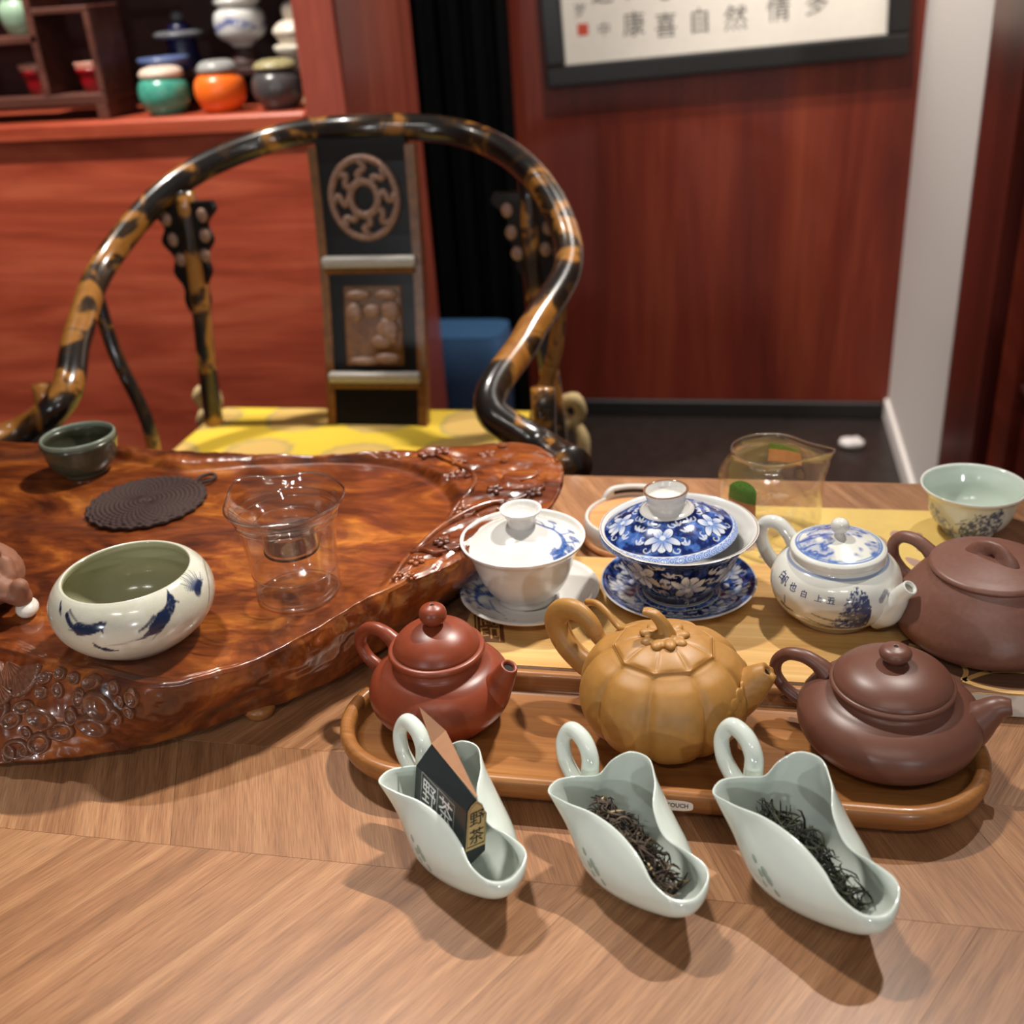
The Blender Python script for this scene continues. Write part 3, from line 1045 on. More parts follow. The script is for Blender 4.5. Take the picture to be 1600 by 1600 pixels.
Rc, Rb, Rf = polar(crest), polar(basin), polar(foot_)
Rb = np.minimum(Rb, Rc - 0.004)
dirs = np.stack([np.cos(TH), np.sin(TH)], 1)
rim_n = fbm(np.stack([np.cos(TH) * 6, np.sin(TH) * 6], 1), 4, 11)
_d = np.degrees(TH)
rise = np.exp(-((_d - 25) / 55.0) ** 2) + 0.8 * np.exp(-((np.abs(_d) - 140) / 60.0) ** 2) * (_d > 0) + 0.5 * np.exp(-((_d + 135) / 30.0) ** 2)
Zc = 0.8145 + 0.0055 * np.clip(rise, 0, 1) + 0.006 * (rim_n - 0.5)
ZB = 0.812
rings = []
for f in np.linspace(0.04, 1, 34):
    rings.append((Rb * f, np.full(NT, ZB)))
for t in np.linspace(0.12, 1, 8):
    r = Rb + (np.minimum(0.012, 0.6 * (Rc - Rb))) * t
    rings.append((r, ZB + (Zc - ZB) * sstep(0, 1, np.array(t))))
n_basin = len(rings)
R1 = Rb + np.minimum(0.012, 0.6 * (Rc - Rb))
for t in np.linspace(0.05, 1, 22):
    rings.append((R1 + (Rc - R1) * t, Zc - 0.0015 * sstep(0.75, 1, np.array(t)) + 0.0008 * math.sin(PI * t)))
n_top = len(rings)
for t in np.linspace(0.03, 1, 46):
    tt = t
    r = Rc + (Rf - Rc) * tt + 0.007 * math.sin(PI * min(1, tt * 1.15)) * (0.5 + rim_n)
    z = (Zc - 0.0015) + (0.7575 - Zc + 0.0015) * (tt ** 1.25 * 0.6 + tt * 0.4)
    rings.append((r, z))
n_side = len(rings)
for f in (0.93, 0.6, 0.05):
    rings.append((Rf * f, np.full(NT, 0.7565)))
G = np.stack([np.stack([SC[0] + r * dirs[:, 0], SC[1] + r * dirs[:, 1], z], 1) for r, z in rings])
# natural undulation of sides and rim
flat = G.reshape(-1, 3)
und = (fbm(flat * 22, 4, 21) - 0.5).reshape(G.shape[:2])
und2 = (fbm(flat * 90, 3, 31) - 0.5).reshape(G.shape[:2])
kk = np.zeros(len(rings))
kk[n_basin:n_top] = 0.35
kk[n_top:n_side] = 1.0
out = np.concatenate([dirs, np.zeros((NT, 1))], 1)
G += out[None] * (und * 0.016 + und2 * 0.004)[..., None] * (kk * (kk > 0.5))[:, None, None]
band_deg = np.degrees(TH)
carve = np.exp(-((band_deg - 12) / 26.0) ** 2) + 0.25
G[..., 2] += (und * 0.006 + und2 * 0.004 * carve[None]) * kk[:, None] * (kk < 0.5)[:, None] * 2.0
# long carved hollows winding over the right-hand rim
V2 = G.reshape(-1, 3)
hollow = np.zeros(len(V2))


def groove(pts, w, dep):
    global hollow
    m = stroke(V2[:, :2], pts, w, w, soft=w * 0.8, k=6)
    hollow += m * dep


topmask = np.zeros(len(rings))
topmask[n_basin - 6:n_top + 6] = 1
groove([(-.262, .612), (-.255, .64), (-.258, .672), (-.243, .688)], .0016, .0016)
groove([(-.196, .80), (-.178, .826), (-.160, .81), (-.163, .786), (-.187, .786), (-.196, .80)], .003, .003)
groove([(-.30, .862), (-.25, .852), (-.212, .835), (-.19, .85)], .003, .0026)
groove([(-.24, .80), (-.225, .822), (-.20, .812)], .003, .003)
groove([(-.215, .70), (-.19, .725), (-.165, .735), (-.15, .76)], .0026, .0026)
groove([(-.235, .735), (-.212, .752), (-.186, .768), (-.165, .765)], .0026, .003)
groove([(-.205, .665), (-.19, .69), (-.17, .72)], .002, .002)
groove([(-.152, .80), (-.147, .83), (-.165, .855)], .002, .002)
for k in range(26):
    a_ = rng.uniform(-0.25, 0.85)
    j = int((a_ + PI) / (2 * PI) * NT)
    rr = Rb[j] + 0.012 + (Rc[j] - Rb[j] - 0.016) * rng.random()
    p0 = SC + rr * dirs[j]
    d_ = rng.normal(size=2) * 0.008
    groove([p0 - d_, p0 + rng.normal(size=2) * .002, p0 + d_], .0013, .0018)
# cracks across the front side
hollow = hollow.reshape(G.shape[:2]) * topmask[:, None]
G[..., 2] -= hollow
M_slab = N('lacquered_burl')
q = M_slab
mp = q.coords((9, 20, 9))
nz = q.n('ShaderNodeTexNoise', i_Scale=1.0, i_Detail=6.0, i_Roughness=0.62, i_Distortion=1.4)
q.l(mp, 'Vector', nz, 'Vector')
rp = q.ramp([(0.30, lin(56, 25, 12)), (0.44, lin(104, 48, 20)), (0.56, lin(138, 70, 28)), (0.70, lin(188, 112, 44))])
q.l(nz, 'Fac', rp, 'Fac')
mp2 = q.coords((30, 130, 60), rot=(0, 0, 0.3))
n2 = q.n('ShaderNodeTexNoise', i_Scale=1.0, i_Detail=4.0, i_Distortion=0.8)
q.l(mp2, 'Vector', n2, 'Vector')
r2 = q.ramp([(0.35, (0.55, 0.5, 0.48)), (0.6, (1.1, 1.1, 1.1))])
q.l(n2, 'Fac', r2, 'Fac')
mx = q.n('ShaderNodeMix', data_type='RGBA', blend_type='MULTIPLY')
mx.inputs['Factor'].default_value = 0.6
q.l(rp, 'Color', mx, 6)
q.l(r2, 'Color', mx, 7)
q.l(mx, 2, q.b, 'Base Color')
q.set(Roughness=0.28, Coat_Weight=0.75, Coat_Roughness=0.05)
n3 = q.n('ShaderNodeTexNoise', i_Scale=160.0, i_Detail=3.0)
tc_ = q.n('ShaderNodeTexCoord')
q.l(tc_, 'Object', n3, 'Vector')
q.bump(n3, 'Fac', 0.12, 0.001)
M_slab = M_slab.m
M_carved = plain('lacquered_carving', lin(112, 70, 50), 0.25, coat=0.8, var=0.3, vscale=60)
slab = thing('carved_slab_tray', 'thick live-edge lacquered burl tea tray with carved rim on the left of the table', 'tea tray', (SC[0], SC[1], TZ))
So = np.array([SC[0], SC[1], TZ])
Vs = G.reshape(-1, 3) - So
Fs = grid_faces(len(rings), NT) + [tuple(range(NT)), tuple(range((len(rings) - 1) * NT, len(rings) * NT))]
mesh_obj('slab', (Vs, Fs), M_slab, slab, s=1)
for fx, fy in ((-0.318, 0.556), (-0.22, 0.80), (-0.50, 0.53), (-0.74, 0.56), (-0.74, 0.80)):
    mesh_obj('foot', xf(Lathe([(0, 0), (0.008, 0), (0.0105, 0.003), (0.011, 0.009), (0, 0.009)], 20, 2).geo, None, np.array([fx, fy, TZ]) - So), M_bamboo, slab, s=1)

# lookup of a surface frame on the slab
dG1 = np.roll(G, -1, 1) - np.roll(G, 1, 1)
dG0 = np.gradient(G, axis=0)
Nn = np.cross(dG0, dG1)
Nn /= np.maximum(np.linalg.norm(Nn, axis=2, keepdims=True), 1e-9)


def slab_at(x, y, i0=None, i1=None):
    i0 = 0 if i0 is None else i0
    i1 = n_side if i1 is None else i1
    D = np.hypot(G[i0:i1, :, 0] - x, G[i0:i1, :, 1] - y)
    a = np.unravel_index(np.argmin(D), D.shape)
    p, n = G[i0 + a[0], a[1]], Nn[i0 + a[0], a[1]]
    # averaged normal over a small neighbourhood
    sl = Nn[max(0, i0 + a[0] - 3):i0 + a[0] + 4][:, [(a[1] + d) % NT for d in range(-3, 4)]].reshape(-1, 3).mean(0)
    n = sl / np.linalg.norm(sl)
    if n[2] < 0:
        n = -n
    return p, n


def frame(n, xdir=(1, 0, 0)):
    x = np.asarray(xdir, float)
    x = x - n * np.dot(x, n)
    x /= np.linalg.norm(x)
    return np.stack([x, np.cross(n, x), n], 1)


# carved knots (ringed hollows) on the left front slope
knots = [(-0.4364, 0.509, 5.2, 3.3), (-0.4125, 0.5065, 4.3, 3.0), (-0.3979, 0.5039, 6.3, 4.2), (-0.3815, 0.501, 4.1, 3.6), (-0.4259, 0.5056, 3.9, 4.1), (-0.4374, 0.506, 4.8, 3.3), (-0.41, 0.5013, 4.7, 4.8), (-0.393, 0.4975, 9.2, 9.0), (-0.3692, 0.4967, 4.9, 5.1), (-0.3838, 0.4933, 4.2, 5.2), (-0.3744, 0.4932, 2.9, 4.1), (-0.4354, 0.4994, 8.7, 6.6), (-0.4159, 0.4979, 4.7, 4.8), (-0.4517, 0.5034, 6.6, 4.4), (-0.4683, 0.5036, 5.9, 6.2), (-0.4579, 0.5004, 6.3, 5.0), (-0.4244, 0.495, 7.4, 6.6), (-0.4012, 0.4927, 10.0, 6.5), (-0.4574, 0.496, 7.2, 7.0), (-0.4415, 0.4946, 6.6, 7.0), (-0.4762, 0.5002, 4.6, 6.3), (-0.4762, 0.4956, 4.6, 6.8), (-0.4636, 0.4934, 4.5, 5.1), (-0.4735, 0.5082, 4.1, 3.9), (-0.4254, 0.5091, 4.3, 3.2), (-0.4517, 0.5087, 5.3, 4.4), (-0.4486, 0.4981, 3.4, 3.3), (-0.4507, 0.4926, 5.4, 3.3), (-0.4056, 0.4974, 2.5, 3.7), (-0.3796, 0.4973, 2.1, 4.1), (-0.4066, 0.503, 3.4, 2.6)]
zA = np.array([-.48, .525, .82]); zB = np.array([-.35, .500, .82]); zD = np.array([-.43, .487, .757])
npl = np.cross(zB - zA, zD - zA)
npl /= np.linalg.norm(npl)
if npl[2] < 0:
    npl = -npl
prof_k = [(0, -0.24), (0.40, -0.18), (0.70, 0.06), (0.86, 0.27), (0.98, 0.24), (1.12, -0.06), (1.2, -0.45)]
Lk = Lathe(prof_k, 22, 2)
side = G[n_top - 4:n_side].reshape(-1, 3)
side_n = Nn[n_top - 4:n_side].reshape(-1, 3)
for x, y, ra, rb in knots:
    # point on the fitted slope, then the closest true surface point
    z = zA[2] - ((x - zA[0]) * npl[0] + (y - zA[1]) * npl[1]) / npl[2]
    D = np.linalg.norm(side - np.array([x, y, z]), axis=1)
    near = np.argsort(D)[:1]
    p = side[near[0]]
    n = side_n[np.argsort(D)[:60]].mean(0)
    n /= np.linalg.norm(n)
    if n[1] > 0:
        n = -n
    Fm = frame(n)
    V_ = Lk.V * np.array([ra * 1.08, rb * 1.08, 0.6 * min(ra, rb) + 2.4]) / 1000
    V_ *= (1 + 0.12 * np.sin(2 * Lk.th + ra))[:, None]
    mesh_obj('carved_knot', (V_ @ Fm.T + p - So + n * 0.0013, Lk.F), M_carved, slab, s=1)


def on_top(x, y, dz=0.0):
    p, n = slab_at(x, y, n_basin - 8, n_top + 10)
    return p + np.array([0, 0, dz]) - So, n


# fan petals of the carved lotus at the far left
for i, (px_, py_, ang, L_) in enumerate(((-0.4770, 0.5175, -100, .019), (-0.4690, 0.5170, -72, .021), (-0.4620, 0.5130, -48, .021), (-0.4830, 0.5110, -95, .016), (-0.4720, 0.5050, -80, .016))):
    D = np.linalg.norm(G[n_basin:n_side].reshape(-1, 3)[:, :2] - np.array([px_, py_]), axis=1)
    p = G[n_basin:n_side].reshape(-1, 3)[np.argmin(D)]
    n = npl * 0.75 + np.array([0, 0, 0.35])
    n /= np.linalg.norm(n)
    Fm = frame(n, (math.cos(math.radians(ang)), math.sin(math.radians(ang)), 0))
    uu = np.linspace(-0.75, 0.75, 37)
    V_ = []
    for t in np.linspace(0.02, 1.0, 12):
        for u in uu:
            rr = L_ * t * (1 - 0.08 * u * u)
            ridge = 0.0007 * abs(math.sin(u * 17)) * t
            V_.append((rr * math.cos(u), rr * math.sin(u), 0.0022 + 0.0022 * math.sin(t * 2.2) - ridge + 0.0009 * (2 - i * .4)))
    V_ = np.array(V_)
    Vb = V_.copy()
    Vb[:, 2] = -0.003
    F_ = grid_faces(12, 37, False) + grid_faces(12, 37, False, 12 * 37)
    per = [i_ for i_ in range(37)] + [k_ * 37 + 36 for k_ in range(1, 12)] + [11 * 37 + i_ for i_ in range(35, -1, -1)] + [k_ * 37 for k_ in range(10, 0, -1)]
    for a, b in zip(per, per[1:] + per[:1]):
        F_.append((a, b, b + 12 * 37, a + 12 * 37))
    mesh_obj('carved_petal', (np.vstack([V_, Vb]) @ Fm.T + p - So, F_), M_carved, slab, s=1)

# carved branch, blossoms and leaves along the right-hand rim
br = [(-.2367, .6306), (-.2352, .655), (-.2340, .685), (-.217, .7165), (-.1928, .7461), (-.170, .765), (-.156, .785)]
mesh_obj('carved_branch', tube([on_top(x, y, 0.0012)[0] for x, y in br], [.0014, .0022, .0026, .003, .003, .0026, .002], 10, 6), M_slab, slab, s=1)
mesh_obj('carved_branch', tube([on_top(x, y, 0.0012)[0] for x, y in ((-.2345, .67), (-.226, .672), (-.216, .668), (-.206, .672))], [.0018, .0022, .0018, .001], 10, 5), M_slab, slab, s=1)
mesh_obj('carved_branch', tube([on_top(x, y, 0.0012)[0] for x, y in ((-.217, .7165), (-.222, .745), (-.212, .775), (-.214, .80), (-.235, .825), (-.262, .845))], [.0028, .0024, .0024, .002, .002, .001], 10, 5), M_slab, slab, s=1)
ringg = Lathe([(4.0, -1.0), (4.6, 0.6), (5.4, 0.9), (6.0, 0.2), (6.2, -1.2)], 26, 2)
p, n = on_top(-.2425, .671)
mesh_obj('carved_knot', (ringg.V / 1000 @ frame(n).T + p, ringg.F), M_slab, slab, s=1)
for x, y, s_ in ((-.2251, .6567, 5.4), (-.2339, .6372, 3.0), (-.2241, .6362, 3.0), (-.2135, .6840, 5.5), (-.209, .737, 8), (-.1939, .7755, 6), (-.2325, .8112, 7), (-.2708, .8463, 7), (-.2163, .853, 7), (-.2588, .858, 6), (-.175, .748, 6), (-.2385, .700, 5), (-.1579, .772, 6), (-.235, .832, 6)):
    p, n = on_top(x, y)
    gs = [ellipsoid((0, 0, .6), (s_ * .28, s_ * .28, s_ * .28), nu=12, nv=8)]
    for k in range(5):
        a = k * 2 * PI / 5 + x * 90
        gs.append(ellipsoid((math.cos(a) * s_ * .55, math.sin(a) * s_ * .55, 0.3), (s_ * .42, s_ * .34, s_ * .22), rotz(a), 12, 8))
    V_, F_ = join(*gs)
    V_ = V_ * np.array([1.35, 1.35, 1.5])
    mesh_obj('carved_blossom', (V_ / 1000 @ frame(n).T + p + n * .0006, F_), M_slab, slab, s=1)
for x, y, s_, a in ((-.2050, .6790, 12, .4), (-.2135, .690, 11, .9), (-.2044, .7296, 10, .5), (-.186, .757, 12, .6), (-.177, .737, 11, .3), (-.1579, .7838, 11, 1.2), (-.2224, .8005, 9, 1.6), (-.246, .845, 10, 2.6), (-.205, .868, 10, 2.4), (-.155, .742, 9, 0.9), (-.196, .835, 9, 2.0)):
    p, n = on_top(x, y)
    tt, vv = np.meshgrid(np.linspace(0, 1, 9), np.linspace(-1, 1, 7), indexing='ij')
    w = 0.34 * np.sin(PI * np.clip(tt, 0.02, .98)) ** 0.8
    s_ = s_ * 1.25
    V_ = np.stack([(tt - .5) * s_, vv * w * s_, 1.3 + s_ * .14 * (1 - vv ** 2) - s_ * .10 * (np.abs(vv) < .2)], -1).reshape(-1, 3)
    Vb = V_.copy()
    Vb[:, 2] = -1.5
    F_ = grid_faces(9, 7, False) + grid_faces(9, 7, False, 63)
    per = list(range(7)) + [k * 7 + 6 for k in range(1, 9)] + [56 + k for k in range(5, -1, -1)] + [k * 7 for k in range(7, 0, -1)]
    for a_, b_ in zip(per, per[1:] + per[:1]):
        F_.append((a_, b_, b_ + 63, a_ + 63))
    mesh_obj('carved_leaf', (np.vstack([V_, Vb]) @ rotz(a).T / 1000 @ frame(n).T + p, F_), M_slab, slab, s=1)
p, n = on_top(-.178, .806)
mesh_obj('carved_oval', ((ellipsoid((0, 0, -.4), (16, 11, 2.4), rotz(.5), 30, 12)[0] / 1000) + p, ellipsoid((0, 0, 0), (1, 1, 1), None, 30, 12)[1]), M_slab, slab, s=1)

# ================================================================== THINGS ON THE TABLE
def plane(dirdeg, pts):
    """(rho, z) control points in the vertical plane at the given heading -> 3D millimetres"""
    a = math.radians(dirdeg)
    return [(p[0] * math.cos(a), p[0] * math.sin(a), p[1]) for p in pts]


def spout_geo(path, rad, n=24, k=8, hole=0.62, depth=7):
    V, F = tube(path, rad, n, k, cap=False)
    m = len(V) // n
    P = spline(path, k)
    T = P[-1] - P[-2]
    T /= np.linalg.norm(T)
    end = V[-n:]
    c = end.mean(0)
    r1 = c + (end - c) * 0.93 + T * 0.5
    r2 = c + (end - c) * (hole + .1) + T * 0.35
    r3 = c + (end - c) * hole - T * 0.4
    r4 = c + (end - c) * hole * 0.95 - T * depth
    V = np.vstack([V, r1, r2, r3, r4])
    F = grid_faces(m + 4, n) + [tuple(range(n)), tuple(range((m + 3) * n, (m + 4) * n))]
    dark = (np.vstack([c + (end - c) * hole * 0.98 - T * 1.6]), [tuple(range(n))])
    return (V, F), dark


def hole_disc(x, y, z, r=0.9, n=16):
    a = np.linspace(0, 2 * PI, n, endpoint=False)
    top = np.stack([x + np.cos(a) * r, y + np.sin(a) * r, np.full(n, z)], 1)
    return prism(top[:, :2], z - 0.5, z)


# ------------------------------------------------------------------ bamboo tray (stadium)
tray = thing('bamboo_tray', 'long rounded bamboo tray holding three clay teapots', 'tray', (-0.0475, 0.5385, TZ))
LH, RH = 0.1415, 0.0585


def stadium(o, n=40):
    a1 = np.linspace(-PI / 2, PI / 2, n)
    a2 = np.linspace(PI / 2, 3 * PI / 2, n)
    r = RH + o
    A = np.stack([LH + np.cos(a1) * r, np.sin(a1) * r], 1)
    B = np.stack([-LH + np.cos(a2) * r, np.sin(a2) * r], 1)
    ns = 40
    t = np.linspace(0, 1, ns, endpoint=False)[1:, None]
    S1 = A[-1] + (B[0] - A[-1]) * t
    S2 = B[-1] + (A[0] - B[-1]) * t
    return np.vstack([A, S1, B, S2])


prof_t = [(-0.016, 0.0), (-0.014, 0.0), (-0.0125, 0.004), (-0.006, 0.0075), (-0.0015, 0.013), (0.0, 0.019), (-0.0008, 0.0232), (-0.003, 0.0248), (-0.006, 0.0250), (-0.0082, 0.0240), (-0.0095, 0.021), (-0.0105, 0.0155), (-0.012, 0.0128), (-0.015, 0.0120), (-0.03, 0.0120), (-0.045, 0.0120), (-0.056, 0.0120)]
rg = [np.hstack([stadium(o), np.full((len(stadium(o)), 1), z)]) for o, z in prof_t]
n_ = len(rg[0])
mesh_obj('tray_body', (np.vstack(rg), grid_faces(len(rg), n_) + [tuple(range(n_)), tuple(range((len(rg) - 1) * n_, len(rg) * n_))]), M_bamboo, tray, s=1)
sx = np.linspace(-0.0385, 0.0, 16)
a_ = np.linspace(0, 2 * PI, 40, endpoint=False)
se = np.stack([np.sign(np.cos(a_)) * np.abs(np.cos(a_)) ** .35 * 0.0215, np.sign(np.sin(a_)) * np.abs(np.sin(a_)) ** .55 * 0.0033], 1)
st_v = np.array([(x, 0, y) for x, y in se])
stk = mesh_obj('warning_sticker', (st_v @ rotx(math.radians(-12)).T, [tuple(range(40))]), plain('white_sticker', lin(226, 214, 204), 0.5, var=0.03), tray, s=1, smooth=False, loc=(0.009, -0.0592, 0.0183))
gv, gf = glyphs('DO NOT TOUCH', 0.0038, align='RIGHT', bold=0.00008)
gv[:, 0] = gv[:, 0] * 0.92 + 0.0188
gv = np.stack([gv[:, 0], np.full(len(gv), -0.00018), gv[:, 1]], 1) @ rotx(math.radians(-12)).T
mesh_obj('lettering', (gv, gf), M_black, stk, s=1, smooth=False)


# ------------------------------------------------------------------ red clay teapot
FZ = TZ + 0.0121
p1 = thing('red_clay_teapot', 'round red clay teapot with ball knob at the left end of the bamboo tray', 'teapot', (-0.1835, 0.5525, FZ), group='clay teapots on the bamboo tray')
L1 = Lathe([(0, 0), (29, 0), (31, .6), (33, 3), (39, 9), (44.5, 16), (46.8, 24), (45.8, 31), (41.5, 38), (36, 42.5), (31.5, 44.8), (29.3, 46.5), (28.4, 49), (28.3, 51), (30.2, 52), (31.3, 54), (30.6, 56), (29, 56.6), (27, 56.4), (26, 50)], 128, 5)
mesh_obj('body', L1.geo, M_red, p1)
lid1 = mesh_obj('lid', Lathe([(27.5, 56.2), (27.8, 57), (26.8, 60), (23.5, 64.5), (17, 69), (10, 71.6), (5.5, 72.6), (3, 73)], 96, 5).geo, M_red, p1)
mesh_obj('knob', Lathe([(4.2, 72.2), (4.6, 73.4), (6.6, 75), (8.6, 78.2), (8.8, 81.5), (7.2, 84.8), (4, 86.6), (1.1, 87.1), (.9, 86.4), (0, 86.2)], 48, 4).geo, M_red, lid1)
mesh_obj('air_hole', hole_disc(0, 0, 87.0, 1.0), M_dark, lid1, smooth=False)
g, d = spout_geo(plane(-14, [(30, 22), (38, 30), (45, 40), (49.5, 48.5), (51.5, 52.5)]), [15, 12, 8.5, 6.6, 5.6])
sp1 = mesh_obj('spout', g, M_red, p1)
mesh_obj('spout_hole', d, M_dark, sp1, smooth=False)
mesh_obj('handle', tube(plane(158, [(31, 44), (38, 50.5), (46, 54), (56, 53), (64, 46), (66.5, 37), (62, 28.5), (54, 23.5), (44, 21)]), [7.5, 5.2, 4.5, 4.3, 4.2, 4.2, 4.2, 4.6, 6.5], 20, 8), M_red, p1)

# ------------------------------------------------------------------ pumpkin teapot
pk = thing('pumpkin_teapot', 'ochre pumpkin-shaped clay teapot with ribs and a stem knob, middle of the bamboo tray', 'teapot', (-0.0385, 0.5535, FZ), group='clay teapots on the bamboo tray')
NR = 9
ph0 = math.radians(-97)
prof_p = spline([(0, 0.6), (22, 0), (30, 1.2), (40, 7), (48.5, 17), (52.6, 29), (52.3, 40), (48.5, 50), (42, 58), (35, 63.2), (31, 65.4)], 9)
nth = 270
th = np.linspace(-PI, PI, nth, endpoint=False)


def rib(th, r, z):
    u = ((th - ph0) * NR / (2 * PI)) % 1.0
    d = np.minimum(u, 1 - u)
    depth = 0.075 * np.exp(-(d / 0.11) ** 1.3) - 0.012
    return r * (1 - depth * np.clip((r - 8) / 25, 0, 1))


def polyr(th, r):
    """nine-sided outline with corners on the rib seams"""
    u = ((th - ph0) * NR / (2 * PI)) % 1.0
    a = (u - 0.5) * 2 * PI / NR
    return r * math.cos(PI / NR) / np.cos(a)


V_ = []
for i, (r, z) in enumerate(prof_p):
    t = i / (len(prof_p) - 1)
    rr = rib(th, np.full(nth, r), z)
    w = sstep(0.8, 1.0, np.array(t))
    rr = rr * (1 - w) + polyr(th, 31.6) * w
    V_.append(np.stack([rr * np.cos(th), rr * np.sin(th), np.full(nth, z)], 1))
rl = polyr(th, 31.0)
V_.append(np.stack([rl * np.cos(th), rl * np.sin(th), np.full(nth, 64.6)], 1))
V_.append(np.stack([rl * .98 * np.cos(th), rl * .98 * np.sin(th), np.full(nth, 62)], 1))
V_ = np.vstack(V_)
F_ = grid_faces(len(prof_p) + 2, nth) + [tuple(range(nth))]
mesh_obj('body', (V_, F_), M_ochre, pk)
V_ = []
prof_l = spline([(30.7, 63.5), (30.7, 65.2), (27, 67.4), (20, 70.2), (12, 71.8), (5, 72.2), (0.5, 72.2)], 6)
for r, z in prof_l:
    kb = sstep(27, 30.5, np.array(r))
    rr = polyr(th, r) * kb + r * (1 - kb)
    u = ((th - ph0) * NR / (2 * PI)) % 1.0
    d = np.minimum(u, 1 - u)
    zz = z - 0.8 * np.exp(-(d / 0.09) ** 1.5) * np.clip((r - 8) / 14, 0, 1) * (r < 30)
    V_.append(np.stack([rr * np.cos(th), rr * np.sin(th), zz], 1))
lidp = mesh_obj('lid', (np.vstack(V_), grid_faces(len(prof_l), nth)), M_ochre, pk)
gs = [ellipsoid((0, 0, 72.5), (8, 8, 4), nu=24, nv=12)]
for k in range(9):
    a = k * 2 * PI / 9 + .2
    gs.append(ellipsoid((10.5 * math.cos(a), 10.5 * math.sin(a), 72.4 + .8 * math.sin(k * 2.1)), (5.4, 4.0, 2.4), rotz(a), 14, 8))
mesh_obj('calyx', blob(gs, 0.8, 3), M_ochre, lidp)
stem = []
for q in range(5):
    a = q * 2 * PI / 5
    o = np.array([math.cos(a) * 2.1, math.sin(a) * 2.1, 0])
    stem.append(tube([np.array(p) + o * f for p, f in (((1, 0, 72), 1.9), ((.5, .5, 77), 1.2), ((-2, 1, 82), 1.0), ((-6.5, 2, 86.5), .95), ((-12, 2.5, 88), .8))], [3.4, 2.6, 2.3, 2.2, 1.9], 10, 5))
mesh_obj('stem', blob(stem, 0.7, 2), M_ochre, lidp)
g, d = spout_geo(plane(-5, [(36, 29), (46, 36.5), (53.5, 44.5), (59, 51), (62.5, 54.5)]), [17, 14, 11, 8.6, 6.4], hole=0.5)
gv = g[0]
gv = gv + 0.35 * np.sin(gv[:, 2:3] * 1.1 + gv[:, 1:2] * .8)
spk = mesh_obj('spout', (gv, g[1]), M_ochre, pk)
mesh_obj('spout_hole', d, M_dark, spk, smooth=False)
# leaf collar wrapped over the spout root
lf = []
for a0, z0, rr_l in ((-14, 47, 4.4), (-24, 46, 5.6), (-33, 44, 5.4), (-40, 41, 4.4), (-44, 38, 3.0), (-22, 38, 6.5), (-31, 35, 6.0), (-37, 31, 4.2), (-20, 29, 6.5), (-27, 25, 5.4), (-30, 20.5, 3.8), (-14, 22, 6.0), (-17, 16.5, 4.2), (-6, 17, 5), (16, 44, 5), (26, 40, 5), (18, 32, 6), (24, 26, 4.5), (14, 22, 5)):
    ang = math.radians(a0)
    r = np.interp(z0, prof_p[:, 1], prof_p[:, 0]) * .985
    nz_ = (z0 - 33) / 40.0
    Fl = frame(np.array([math.cos(ang), math.sin(ang), nz_]) / math.sqrt(1 + nz_ * nz_), (0, 0, 1))
    lf.append(ellipsoid((r * math.cos(ang), r * math.sin(ang), z0), (rr_l, rr_l * .95, 1.7), Fl, 14, 8))
mesh_obj('spout_leaf', blob(lf, 0.9, 3), M_ochre, pk)
vine = plane(152, [(42, 27), (54, 26), (68, 31), (80, 42), (84, 54), (78, 64), (66, 67.5), (55, 62), (49, 53), (43, 49)])
mesh_obj('handle', tube(vine, [7.5, 6.6, 6.3, 6.3, 6.3, 6.0, 5.6, 4.8, 4.2, 3.6], 18, 8, squash=1.3), M_ochre, pk)
rdg = [(p[0] * 1.0, p[1], p[2]) for p in plane(152, [(48, 33), (60, 32.5), (71, 38.5), (78, 48), (78, 57), (70, 61.5)])]
mesh_obj('handle_groove', tube([(x + 3.4, y + 6.2, z) for x, y, z in plane(152, [(54, 29), (68, 34), (78, 44), (80, 54), (74, 62)])], 1.4, 8, 6), M_ochre, pk)
mesh_obj('vine_tendril', tube(plane(140, [(70, 66), (60, 69), (50, 66), (40, 60), (32, 62)]), [2.4, 2.2, 2, 1.8, 2.2], 10, 6), M_ochre, pk)

# ------------------------------------------------------------------ flat dark purple teapot
p3 = thing('purple_clay_teapot', 'wide squat dark purple clay teapot at the right end of the bamboo tray', 'teapot', (0.0955, 0.5535, FZ), group='clay teapots on the bamboo tray')
mesh_obj('body', Lathe([(0, 0), (32, 0), (34, .6), (37, 2.6), (45, 8.5), (51.5, 16.5), (53.6, 24), (52.3, 30.5), (47, 36.5), (41, 40), (36, 41.8), (33.8, 43.2), (33.2, 45), (34, 46.4), (35.6, 47.4), (36, 49), (35, 50.2), (33, 50.4), (32, 46)], 144, 5).geo, M_purple, p3)
lid3 = mesh_obj('lid', Lathe([(33.4, 49.8), (34, 50.8), (33.8, 51.8), (31.8, 54.6), (27, 58.4), (20, 61.2), (12, 62.6), (5, 63), (3.6, 63.2)], 112, 5).geo, M_purple, p3)
mesh_obj('knob', Lathe([(4.2, 62.6), (4.8, 63.8), (7, 65.4), (9, 67.8), (9.2, 70.2), (7.2, 72.6), (3.6, 73.7), (1.2, 73.9), (1, 73.2), (0, 73)], 48, 4).geo, M_purple, lid3)
mesh_obj('air_hole', hole_disc(0.3, -0.6, 73.95, 1.05), M_dark, lid3, smooth=False)
g, d = spout_geo(plane(-7, [(38, 17), (46, 25), (53, 34), (59, 40), (65.5, 41.5)]), [16, 13, 9.6, 7.0, 5.0], hole=.5)
sp3 = mesh_obj('spout', g, M_purple, p3)
mesh_obj('spout_hole', d, M_dark, sp3, smooth=False)
